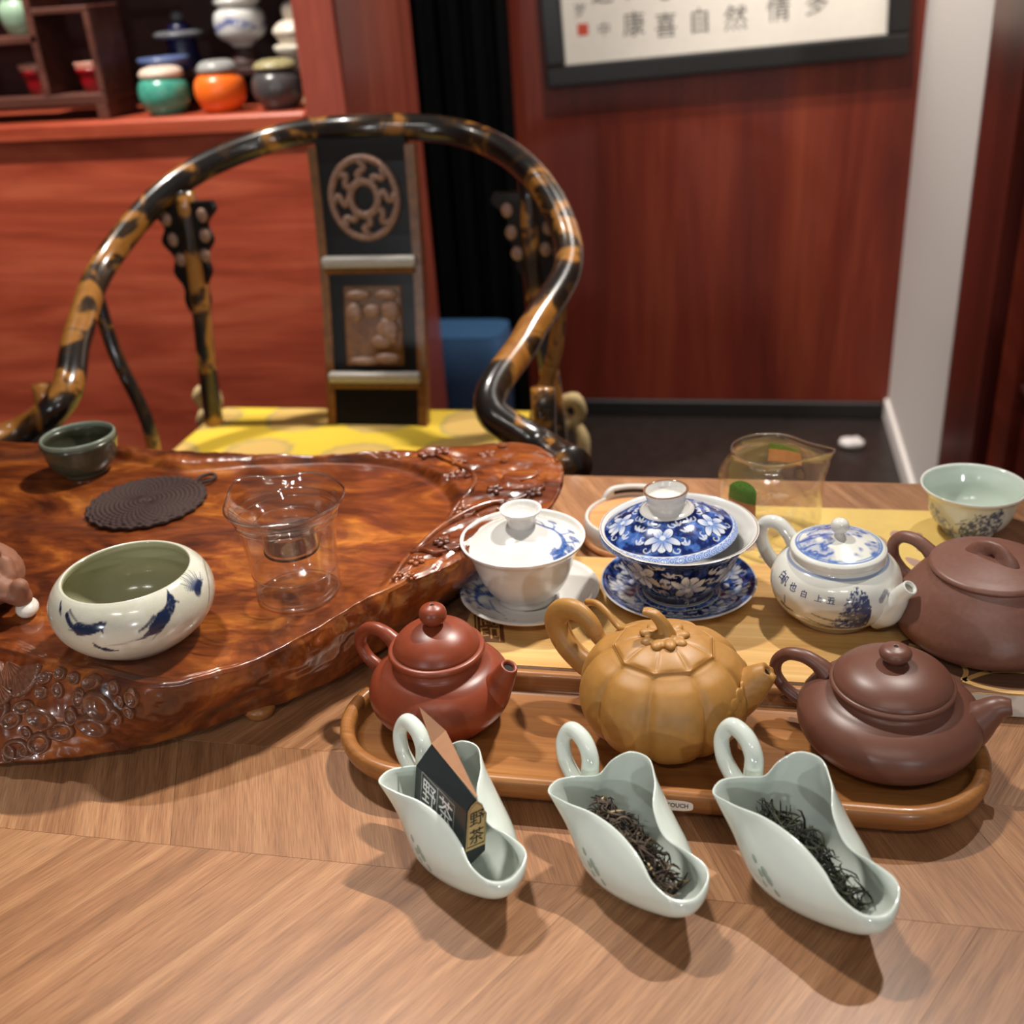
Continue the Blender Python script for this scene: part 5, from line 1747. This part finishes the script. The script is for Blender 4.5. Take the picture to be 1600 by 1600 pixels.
pa = mesh_obj('painted_patch', shell_patch(-140, -106, 24, 50, 0, 44.6), M_beige, pt, label='tan painted stripe on the glass')
mesh_obj('painted_top', shell_patch(-140, -106, 50, 59, 8, 44.7), M_green, pa, label='green painted leaf tip on the glass')
pb_ = mesh_obj('painted_patch', shell_patch(50, 92, 52, 65, 0, 42.0), M_beige, pt, label='tan painted stripe on the far wall')
mesh_obj('painted_top', shell_patch(50, 92, 65, 71, 0, 42.1), M_green, pb_, label='green painted band on the far wall')

# ------------------------------------------------------------------ fish bowl on the slab
fb = Lathe([(0, .6), (25, .6), (26, 0), (28.5, .4), (36, 5), (45, 12.5), (51.6, 22), (53.6, 31), (52, 40), (47.5, 47.4), (43.6, 50.8), (41.8, 51.6), (40.6, 51), (40.6, 48.5), (44, 43), (47, 34), (46.6, 24), (40, 13), (27, 6), (0, 4.6)], 420, 9)
FU = fb.unwrap(-55, 52.0)
Pf = np.stack([FU, fb.z], 1)
outf = fb.s < fb.s[np.argmax(fb.z)] + 1.0
NAVY = np.array(lin(26, 40, 72))
base = np.tile(np.array(lin(204, 202, 184)), (len(Pf), 1))
base = mix(base, lin(214, 212, 198), sstep(.4, .6, fbm(fb.V / 14, 3, 5)))
nn = fbm(Pf / 1.3, 3, 121)
for pts, w0, w1, a in (
        # fish swimming down, front
        ([(19.5, 44.5), (17.5, 41.5), (12.5, 38.0), (8.5, 34.5)], 1.6, 3.4, 1), ([(12.5, 38), (7, 33.8), (3.5, 32.6)], 3.2, .6, 1), ([(19, 45), (20.5, 47.4)], .8, .3, 1), ([(19.5, 43), (22, 41.5)], .8, .3, 1),
        ([(9, 40), (4.5, 36.8), (1.5, 35.4)], .8, .5, .9), ([(9, 34), (3, 31.6), (-2, 31.6)], .8, .25, .9), ([(-2, 31), (-8, 30.6), (-14, 30.8)], .3, .15, .6), ([(8, 31), (6, 29)], .3, .2, .6),
        # fish on the left, swimming right
        ([(-46, 44), (-42, 40), (-36, 38.6), (-30, 39.6), (-27, 41)], 1.2, 2.0, 1), ([(-38, 39), (-32, 39.4), (-26.5, 41)], 3.0, 1.8, 1), ([(-26.5, 41), (-24.4, 42.4)], 1.4, .4, 1), ([(-27, 40), (-26.2, 37.5)], .8, .3, 1), ([(-45, 46), (-39, 42.4)], .6, .4, .8), ([(-44, 38), (-38, 37.4)], .3, .2, .7),
        # small fish low on the left
        ([(-28, 27.5), (-25.5, 25.8), (-21.5, 24.0), (-18.5, 23.4)], .9, .5, 1), ([(-28.6, 29.4), (-26.5, 26.4)], .3, .9, 1), ([(-24, 25), (-20.8, 23.8)], 1.4, .6, 1),
        # stroke by the left rim
        ([(-62, 49.6), (-58.5, 46.4)], .4, 1.2, 1), ([(-58.5, 46.4), (-56, 43.8)], 1.1, .5, .9)):
    pa_ = np.array(pts, float)
    cx_, cz_, k_ = ((8, 38, 1.45) if pa_[:, 0].mean() > -16 else (-36, 40, 1.4) if pa_[:, 1].mean() > 34 and pa_[:, 0].mean() > -50 else (-24, 26, 1.35) if pa_[:, 0].mean() > -50 else (-58, 46, 1.1))
    pa_ = (pa_ - (cx_, cz_)) * (k_, k_ * .92) + (cx_, cz_)
    base = mix(base, NAVY, a * np.clip(stroke(Pf, pa_, w0 * k_, w1 * k_ * .9, .35) * (.72 + .55 * nn), 0, 1))
# fan plant on the right
for k in range(15):
    a = math.radians(16 + k * 9.6)
    L_ = 13.5 + 3.2 * math.sin(k * 2.2)
    base = mix(base, lin(48, 66, 108), .8 * stroke(Pf, [(47, 41.2), (47 + L_ * math.cos(a) * .95, 41.2 + L_ * math.sin(a) * .8)], 1.0, .15, .4))
base = mix(base, NAVY, .95 * stroke(Pf, [(45, 40.6), (48.5, 42.8), (52.5, 43.8)], 2.8, 2.0, .8))
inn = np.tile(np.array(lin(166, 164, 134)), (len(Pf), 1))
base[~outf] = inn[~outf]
tag(mesh_obj('fish_bowl', fb.geo, M_crackle, paint=base, loc=(-0.3912, 0.5522, 0.8125)), 'round crackle-glazed bowl painted with small dark blue fish on the carved slab tray', 'bowl')

# ------------------------------------------------------------------ glass cup with infuser
gc = thing('glass_infuser_cup', 'clear glass cup with a wavy lip and an inner infuser on the carved slab tray', 'cup', (-0.3038, 0.6192, 0.8125))
gLo = Lathe([(0, .3), (26, .3), (28.6, 1.6), (29.6, 4), (30.2, 20), (32.6, 44), (34.6, 58), (36.2, 63), (36.8, 65), (39, 68.5), (42.4, 73.4), (42.8, 74.4), (42, 74.8), (38.4, 69.6), (35.8, 66), (35, 63), (33.4, 58), (31.4, 44), (29, 20), (28, 5), (26.5, 3), (0, 2.4)], 150, 5)
gv = pinch(gLo, 150, 60, 75, 7, .4)
tt_ = gLo.th
gv[:, 2] += 1.4 * np.sin(tt_ * 5 + 1) * sstep(62, 75, gLo.z) * (np.cos(tt_ - 2.0) > 0)
mesh_obj('glass_cup', (gv, gLo.F), M_glass, gc)
gi = Lathe([(38, 70.5), (35, 66.5), (30, 62), (23, 57.5), (19.6, 52), (18.8, 44), (18.5, 36.4), (17, 35.2), (0, 35), (0, 36.2), (16.6, 36.6), (17.8, 40), (18.2, 50), (21.8, 57.6), (28.5, 63), (34, 67.6), (37.4, 71)], 120, 4)
inf = mesh_obj('infuser', gi.geo, M_glass, gc)
M_steel = plain('dark_steel_ring', lin(58, 46, 40), 0.3, metal=0.6, var=0.1)
mesh_obj('infuser_ring', Lathe([(17.9, 34.6), (19.0, 34.4), (19.5, 35.8), (19.1, 36.8), (18.7, 36.6), (17.9, 34.6)], 90, 2).geo, M_steel, inf)
M_frost = thin_glass('frosted_glass', tint=(0.93, 0.92, 0.9), edge=(.9, .88, .85), base=0.22, rough=0.3)
mesh_obj('infuser_mesh', Lathe([(18.2, 38), (18.5, 44), (18.8, 50)], 90, 3).geo, M_frost, inf)
j_ = int(np.argmax(gLo.P[:, 1]))
rimp = gv.reshape(-1, 150, 3)[j_]
mesh_obj('rim', tube(rimp[::3], 0.75, 8, 2, closed=True), M_grim_gl, gc)
bp_ = gv.reshape(-1, 150, 3)[int(np.argmin(np.abs(gLo.P[:, 1] - 1.8) + 50 * (gLo.P[:, 0] < 28) + 50 * (np.arange(len(gLo.P)) > j_)))]
mesh_obj('base_ring', tube(bp_[::3] * (.985, .985, 1), 0.6, 8, 2, closed=True), M_grim_gl, gc)
for nm_, rr_g, zz_g, ww_g in (('glass_ridge', 36.7, 65.2, .5), ('glass_ridge', 35.2, 60.5, .45), ('glass_ridge', 30.4, 21, .3)):
    mesh_obj(nm_, tube([(rr_g * math.cos(a), rr_g * math.sin(a), zz_g) for a in np.linspace(0, 2 * PI, 40, endpoint=False)], ww_g, 8, 2, closed=True), M_grim_gl, gc)
mesh_obj('infuser_rim', tube([(22.6 * math.cos(a), 22.6 * math.sin(a), 57.4) for a in np.linspace(0, 2 * PI, 40, endpoint=False)], .45, 8, 2, closed=True), M_grim_gl, inf)
mesh_obj('lip_tab', tube([(30 * math.cos(.5), 30 * math.sin(.5) + 2, 62), (34 * math.cos(.5), 34 * math.sin(.5) + 2, 68), (36 * math.cos(.5), 36 * math.sin(.5), 72)], [2.2, 1.8, 1.6], 10, 4), M_glass, gc)

# ------------------------------------------------------------------ dark green cup and woven coaster
M_dgreen = plain('dark_green_glaze', lin(64, 64, 48), 0.22, coat=0.3, var=0.1, vscale=40)
M_grim = plain('grey_green_rim', lin(122, 132, 116), 0.25, coat=0.3, var=0.06)
gcp = thing('dark_green_cup', 'small dark olive-green cup with a grey rim at the far left of the slab tray', 'cup', (-0.5895, 0.8120, 0.8125))
mesh_obj('bowl', Lathe([(0, 1), (19, 1), (20, 0), (21.2, .3), (21.6, 2.5), (26.5, 7), (30.5, 14), (32.4, 23), (33.0, 32.6), (31.2, 32.6), (30.4, 24), (27.6, 15), (23, 9), (14, 5), (0, 4.6)], 110, 5).geo, M_dgreen, gcp)
mesh_obj('rim', Lathe([(33.0, 32.2), (33.4, 34), (33.1, 36), (31.9, 36.6), (30.9, 35.6), (30.9, 32.4)], 110, 4).geo, M_grim, gcp)

M_woven = plain('woven_dark_brown', lin(56, 35, 30), 0.8, var=0.35, vscale=260, bump=0.6, bscale=700, bdist=0.001)
co = thing('woven_coaster', 'dark brown round woven coaster with a hanging loop on the slab tray', 'coaster', (-0.4930, 0.7480, 0.8125))
prc = [(0, 3.4)]
for k in range(1, 13):
    prc += [(k * 3.9 - 1.4, 4.9 - .05 * k), (k * 3.9 + .5, 3.6 - .05 * k)]
prc += [(49.6, 3.6), (50.2, 2.0), (49.4, .6), (46, 0), (0, 0)]
Lco = Lathe(prc, 200, 3)
vco = Lco.V.copy()
rr_ = Lco.r
vco[:, 2] += (0.55 * np.sin(Lco.th * 44 + np.floor(rr_ / 3.9) * PI) * (rr_ > 6) * (Lco.z > 2.2))
sc1 = 1 + .02 * np.sin(Lco.th * 22) * (rr_ > 46)
vco[:, 0] *= sc1
vco[:, 1] *= sc1
mesh_obj('disc', (vco, Lco.F), M_woven, co)
la = math.radians(56)
mesh_obj('hanging_loop', tube([(48 * math.cos(la - .05), 48 * math.sin(la - .05), 2.4), (58 * math.cos(la - .12), 58 * math.sin(la - .12), 3), (66 * math.cos(la - .04), 66 * math.sin(la - .04), 3), (66 * math.cos(la + .07), 66 * math.sin(la + .07), 3), (58 * math.cos(la + .12), 58 * math.sin(la + .12), 3), (48 * math.cos(la + .06), 48 * math.sin(la + .06), 2.4)], 1.7, 8, 5), M_woven, co)

# ------------------------------------------------------------------ clay toad ornament at the left edge
M_toad = plain('pinkish_brown_clay', lin(140, 92, 68), 0.6, var=0.08, vscale=50, bump=0.1)
td = thing('clay_toad', 'brown clay toad with white feet on the slab tray, cut off by the left edge', 'ornament', (-0.5270, 0.5790, 0.8125))
td.scale = (1.22, 1.22, 1.22)


def capsule(a, b, r0, r1, k=6):
    a, b = np.array(a, float), np.array(b, float)
    return join(*[ellipsoid(a + (b - a) * t, (r0 + (r1 - r0) * t,) * 3, nu=16, nv=10) for t in np.linspace(0, 1, k)])


gt = [ellipsoid((-4, 2, 20), (27, 24, 20)), ellipsoid((-8, -6, 36), (20, 17, 14)), ellipsoid((8, -1, 33), (9, 8, 10)),
      capsule((10, -2, 40), (15, -3, 31), 5, 4), capsule((12, -12, 24), (29, -8, 13), 7.5, 6.5), capsule((29, -9, 14), (32, -10, 21), 6, 5),
      capsule((-6, -24, 16), (14, -20, 14), 7, 6), capsule((-16, -26, 24), (2, -25, 27), 5, 4), capsule((2, -23, 40), (6, -16, 50), 4.5, 3.5), capsule((6, -16, 50), (-4, -14, 55), 3.5, 4.5), ellipsoid((-6, -20, 10), (22, 12, 8)),
      ellipsoid((3, -24, 20), (5, 3.5, 4)), capsule((18, 0, 30), (22, -4, 24), 5, 4), capsule((-14, -22, 34), (12, -17, 31), 3, 2.6), capsule((6, -20, 33), (18, -10, 27), 2.8, 2.4), capsule((14, -18, 20), (29, -14, 15), 2.4, 2.2), capsule((10, -10, 45), (17, -2, 38), 3, 2.4), ellipsoid((12, -16, 29), (4, 3, 3)), capsule((2, -29, 16), (16, -24, 12), 3.4, 3)]
mesh_obj('body', blob(gt, 1.1, 2), M_toad, td)
M_wfoot = plain('white_foot_glaze', lin(226, 218, 206), 0.3, var=0.04)
for c_, r_, a_ in (((30, -7, 5.0), (6.5, 9, 5.0), .5), ((2, -32, 4.6), (8, 7, 4.6), .2)):
    mesh_obj('foot', ellipsoid(c_, r_, rotz(a_), 24, 14), M_wfoot, td)

# ------------------------------------------------------------------ round white container behind the blue gaiwan
M_peach = wood('peach_wood', lin(196, 128, 76), lin(214, 150, 96), lin(226, 168, 116), scale=(4, 60, 60), rough=0.4, fine=(20, 500, 500), finew=.2, bump=0)
dsh = thing('round_container', 'round white container with a peach wood top and raised white back, behind the blue gaiwan', 'container', (-0.0845, 0.8375, 0.7505))
mesh_obj('wood_base', Lathe([(0, 0), (45, 0), (46.6, 1), (46.8, 4.4), (45.6, 5.6), (43, 5.8), (0, 5.8)], 110, 3).geo, M_peach, dsh)
mesh_obj('wall', Lathe([(38, 5.8), (43.4, 5.8), (43.8, 8), (43, 20), (42, 21.4), (40.6, 21.6), (40, 20.6), (39.4, 14), (0, 14)], 110, 4).geo, M_white, dsh)
mesh_obj('wood_top', Lathe([(0, 19.6), (36, 19.6), (38.6, 19.2), (39.2, 18), (38.8, 14.5), (0, 14.5)], 110, 3).geo, M_peach, dsh)
bk_ = []
aa_ = np.linspace(math.radians(30), math.radians(138), 50)
for a in aa_:
    e = min(1, min(a - aa_[0], aa_[-1] - a) / .35)
    h = 12 + 18.0 * math.sqrt(max(0, 1 - (1 - e) ** 2))
    bk_.append([(r * math.cos(a), r * math.sin(a), z) for r, z in ((39.6, 8), (39.8, h - 2.4), (41, h - .5), (43, h), (45, h - .5), (46, h - 2.4), (45.4, 8))])
bk_ = np.array(bk_)
nb = bk_.shape[1]
mesh_obj('back_wall', (bk_.reshape(-1, 3), grid_faces(len(aa_), nb) + [tuple(range(nb)), tuple(range((len(aa_) - 1) * nb, len(aa_) * nb))]), M_white, dsh)
sl_ = []
for a in np.linspace(math.radians(72), math.radians(122), 16):
    sl_ += [(39.2 * math.cos(a), 39.2 * math.sin(a), 23.4), (39.2 * math.cos(a), 39.2 * math.sin(a), 26.6), (40.4 * math.cos(a), 40.4 * math.sin(a), 26.6), (40.4 * math.cos(a), 40.4 * math.sin(a), 23.4)]
mesh_obj('slot', (np.array(sl_), grid_faces(16, 4) + [(0, 1, 2, 3), (60, 61, 62, 63)]), M_black, dsh, smooth=False, label='narrow black slot')

# ------------------------------------------------------------------ celadon tea holders
RP = np.array([[58.6, -3.6, 34], [51.8, 6.7, 35], [38.4, 6.2, 38], [26.3, 1.2, 43], [15.5, 4.6, 50], [0.0, 19.5, 55], [-13.3, 26.5, 57], [-22.9, 22.4, 57], [-28.3, 12.8, 53], [-29.8, 4.2, 47], [-36.7, -6.2, 47], [-39.2, -19.2, 49], [-35.1, -27.6, 49], [-24.2, -25.8, 48], [-8.1, -19.6, 47], [9.2, -17.2, 45], [28.7, -19.3, 41], [41.6, -22.5, 37], [54.5, -19.7, 34], [59.4, -11.5, 33]], float)
AN = np.radians([5, 18, 32, 50, 68, 95, 118, 135, 150, 165, 180, 200, 215, 228, 250, 275, 300, 325, 340, 352])
KS = 9
RS = spline(RP, KS, closed=True)
an_e = np.concatenate([AN, [AN[0] + 2 * PI]])
AS = np.interp(np.arange(len(RS)) / KS, np.arange(len(an_e)), an_e)
ns_ = len(RS)
Bt = np.stack([0 + 17 * np.cos(AS), -3 + 11 * np.sin(AS), np.zeros(ns_)], 1)
cpos = np.clip(np.cos(AS), 0, 1)
Pm = np.stack([4 + 37 * np.cos(AS) + 13 * cpos ** 2, -2 - 8 * cpos ** 2 + 27.5 * np.sin(AS), RS[:, 2] * (.42 + .14 * cpos ** 2)], 1)
Mm = 2 * Pm - .5 * (Bt + RS)
tv = np.linspace(0, 1, 26)
outer = np.stack([((1 - t) ** 2) * RS + 2 * t * (1 - t) * Mm + t * t * Bt for t in tv])
d0 = np.gradient(outer, axis=0)
d1 = np.roll(outer, -1, 1) - np.roll(outer, 1, 1)
nrm = np.cross(d0, d1)
nrm /= np.maximum(np.linalg.norm(nrm, axis=2, keepdims=True), 1e-9)
if np.sum((nrm[12] * (outer[12] - outer[12].mean(0)))) < 0:
    nrm = -nrm
thk = np.interp(tv, [0, .15, 1], [1.0, 2.0, 2.2])[:, None, None]
innr = outer - nrm * thk
innr[-1, :, 2] = 2.4
innr[..., 2] = np.maximum(innr[..., 2], 2.0)
lip = (outer[0] + innr[0]) / 2 + (outer[0] - outer[1]) / np.linalg.norm(outer[0] - outer[1], axis=1, keepdims=True) * .9
allr = np.concatenate([outer[::-1], lip[None], innr])
cin = innr[-1].mean(0)
hf = grid_faces(len(allr), ns_) + [tuple(range(ns_)), tuple(range((len(allr) - 1) * ns_, len(allr) * ns_))]
th1 = thing('tea_holder', 'pale celadon leaf-shaped tea holder with a black tea packet, leftmost of three', 'tea holder', (-0.1457, 0.4428, TZ), math.radians(-39.1), group='celadon tea holders')
mesh_obj('scoop', (allr.reshape(-1, 3), hf), M_celadon, th1)
mesh_obj('handle', tube([(-38.5, 5, 36), (-39.0, 6, 42), (-41, 8, 50), (-50, 10, 57.5), (-59, 9.4, 58.5), (-62.2, 6.4, 52), (-58, 3, 43), (-49, 1.8, 35), (-40, 1, 30)], [5.4, 5.2, 5, 4.9, 4.6, 4.2, 4.4, 4.8, 5.4], 18, 8), M_celadon, th1)
for fi, ft, sz in ((256, .33, 2.4), (266, .36, 3.2), (263, .43, 2.4), (273, .43, 3.2), (270, .50, 2.0), (281, .50, 2.4)):
    j = int(np.argmin(np.abs(np.degrees(AS) - fi)))
    i = int(ft * 25)
    Fm = frame(nrm[i, j], (.8, .1, -.6))
    mesh_obj('rice_grain_mark', xf(ellipsoid((0, 0, 0), (sz, sz * .5, .35), nu=16, nv=8), Fm, outer[i, j]), M_rice, th1, label='grey-green see-through grain mark')
th2 = dup(th1, (-0.0498, 0.4444, TZ), math.radians(-41.6), 'pale celadon leaf-shaped tea holder with twisted brown-black tea, middle of three')
th3 = dup(th1, (0.0410, 0.4490, TZ), math.radians(-43.8), 'pale celadon leaf-shaped tea holder with wiry dark green tea, rightmost of three', scale=1.06)


def tea_pile(name, label, loc, rz, scale, n, cols, lr, wr, seed, wild):
    R = np.random.default_rng(seed)
    Vs_, Fs_, Cs_, off = [], [], [], 0
    for k in range(n):
        u = R.uniform(-24, 40)
        cen = np.interp(u, [-26, 0, 20, 42], [-2, -6, -8.5, -9.5])
        half = np.interp(u, [-26, -5, 20, 40], [12, 18, 17, 10])
        v = cen + half * np.clip(R.normal() * .45, -1, 1)
        top = np.interp(u, [-26, -10, 15, 40], [36, 40, 37, 27]) * (1 - .35 * ((v - cen) / half) ** 2)
        w = 4.5 + (top - 4.5) * R.random() ** .45
        L_ = R.uniform(*lr)
        yaw = R.normal() * wild + R.choice([0, PI])
        pit = R.normal() * .28
        dirv = np.array([math.cos(yaw) * math.cos(pit), math.sin(yaw) * math.cos(pit), math.sin(pit)])
        bend = R.normal(size=3) * L_ * .14
        P = np.array([np.array([u, v, w]) + dirv * L_ * t + bend * (1 - (2 * t) ** 2) + R.normal(size=3) * .25 for t in (-.5, -.17, .17, .5)])
        P[:, 2] = np.maximum(P[:, 2], 4.5 + .010 * (P[:, 0] - 4) ** 2 + .06 * (P[:, 1] + 5) ** 2)
        hi_ = np.clip((P[:, 2] - 24) / 10, 0, 1)
        P[:, 1] = np.clip(P[:, 1], -17.5 + 3.5 * hi_, 8 - 7 * hi_ * (P[:, 0] > 8))
        P[:, 0] = np.clip(P[:, 0], -27, 45)
        r = R.uniform(*wr)
        g = tube(P, [r * .45, r, r * .9, r * .3], 5, 2, squash=R.uniform(.5, 1))
        Vs_.append(g[0])
        Fs_ += [tuple(i + off for i in f) for f in g[1]]
        off += len(g[0])
        c = cols[R.choice(len(cols), p=[.46, .34, .15, .05])]
        Cs_.append(np.tile(np.array(c) * R.uniform(.7, 1.3), (len(g[0]), 1)))
    o = mesh_obj(name, (np.vstack(Vs_), Fs_), M_tea, paint=np.vstack(Cs_), loc=loc, rot=(0, 0, rz), kind='stuff')
    o.scale = (scale,) * 3
    return tag(o, label, 'tea leaves')


M_tea = painted('dry_tea', rough=0.6, coat=0.0, spec=0.3)
tea_pile('tea_leaves', 'twisted dry brown-black tea leaves heaped in the middle celadon holder', (-0.0498, 0.4444, TZ), math.radians(-41.6), 1, 460, [lin(44, 36, 30), lin(64, 52, 42), lin(92, 78, 62), lin(186, 164, 124)], (7, 15), (.55, 1.0), 5, .75)
tea_pile('tea_leaves', 'wiry dark green-black tea leaves heaped in the rightmost celadon holder', (0.0410, 0.4490, TZ), math.radians(-43.8), 1.06, 460, [lin(30, 32, 24), lin(42, 44, 32), lin(58, 60, 44), lin(74, 76, 56)], (8, 17), (.4, .75), 9, .85)

# ------------------------------------------------------------------ black tea packet
M_pack = plain('black_foil_paper', lin(34, 40, 42), 0.35, var=0.08, vscale=30)
M_kraft = plain('kraft_paper', lin(160, 116, 84), 0.55, var=0.06)
M_goldl = plain('gold_label', lin(196, 166, 110), 0.4, var=0.06)
pkx = thing('tea_packet', 'black and kraft paper tea packet with bold characters in the leftmost celadon holder', 'tea packet', (-0.1326, 0.4161, 0.772), math.radians(-41.6))
PE = [(0, .3, 36.8), (0, -4.1, 9.6), (0, 0, 0), (0, 9.6, 3.7), (0, 13.0, 28.3), (0, 6.6, 42.4)]
PF = [(-55, 3.7, 30.8), (-55, -.4, 7.8), (-55, 3.5, 1.0), (-55, 13, 3), (-55, 18, 26), (-55, 15.3, 40.1)]
PV = np.array(PE + PF, float)
PFc = [(0, 1, 2, 3, 4, 5), (6, 7, 8, 9, 10, 11)] + [(i, (i + 1) % 6, (i + 1) % 6 + 6, i + 6) for i in range(6)]
mesh_obj('pouch', (PV, PFc), M_pack, pkx, smooth=False)
K = np.array([(-55, 15.3, 40.3), (0.3, 7.1, 42.6), (-1, 9.0, 41.0), (-46, 24.5, 38.5), (-54, 25, 45), (-70, 18.6, 56)], float)
kn2 = np.cross(K[1] - K[0], K[4] - K[0])
kn2 /= np.linalg.norm(kn2)
KV = np.vstack([K + kn2 * .25, K - kn2 * .25])
flap = mesh_obj('kraft_flap', (KV, [tuple(range(6)), tuple(range(6, 12))] + [(i, (i + 1) % 6, (i + 1) % 6 + 6, i + 6) for i in range(6)]), M_kraft, pkx, smooth=False, label='folded kraft paper top')
gv, gf = glyphs('山\n野\n茶', 4.6)
ex = (K[1] - K[0]) / np.linalg.norm(K[1] - K[0])
ey = np.cross(kn2, ex)
if ey @ (K[4] - K[0]) < 0:
    ey = -ey
sgn_ = 1 if kn2[2] > 0 or kn2[1] < 0 else -1
for off_ in (.32, -.32):
    mesh_obj('lettering', (K[0] + np.array([16, 0, 0]) + ey * 4.6 + np.outer(-gv[:, 1] * 1.3, ex) + np.outer(gv[:, 0] * .7, ey) + kn2 * off_, gf), plain('faint_brown_print', lin(112, 78, 56), .6), flap, smooth=False)
lab = np.array([(.45, 1.2, 36.2), (.45, -3.0, 10.6), (.45, 9.9, 8.6), (.45, 12.2, 28.6), (.45, 10.6, 36), (.45, 7.4, 40.4), (.45, 3.6, 38.8)])
labo = mesh_obj('gold_label', (lab, [tuple(range(7))]), M_goldl, pkx, smooth=False, label='gold end label')
cl_ = lab.mean(0)
li = cl_ + (lab - cl_) * .90
lj = cl_ + (lab - cl_) * .87
li[:, 0] = lj[:, 0] = .6
mesh_obj('label_line', (np.vstack([li, lj]), [(i, (i + 1) % 7, (i + 1) % 7 + 7, i + 7) for i in range(7)]), M_black, labo, smooth=False)
for ch_, v0, w0 in (('野', 6.2, 28.6), ('茶', 4.7, 17.0)):
    gv, gf = glyphs(ch_, 10.2, bold=0.012)
    gx, gy = gv[:, 0] * 1.02, gv[:, 1]
    mesh_obj('lettering', (np.stack([np.full(len(gv), .7), v0 + gx * .98 + gy * .12, w0 - gx * .10 + gy], 1), gf), M_black, labo, smooth=False)


def onface(u, w):
    return np.stack([u, -5.81 - .073 * u + .178 * w - .35, w], 1)


for ch_, u0, w0 in (('野', -38.5, 21.0), ('茶', -20.5, 21.5)):
    gv, gf = glyphs(ch_, 15.5, bold=0.016)
    mesh_obj('lettering', (onface(u0 + gv[:, 0] * 1.02, w0 + gv[:, 1] * 1.1), gf), M_text_w, pkx, smooth=False, label='white characters')
    bx = np.array([(-9.0, -11), (9.0, -11), (9.0, 11), (-9.0, 11)])
    bi = bx * .978
    P2 = np.vstack([bx, bi]) + (u0, w0)
    mesh_obj('print_frame', (onface(P2[:, 0], P2[:, 1]), [(i, (i + 1) % 4, (i + 1) % 4 + 4, i + 4) for i in range(4)]), M_text_w, pkx, smooth=False)
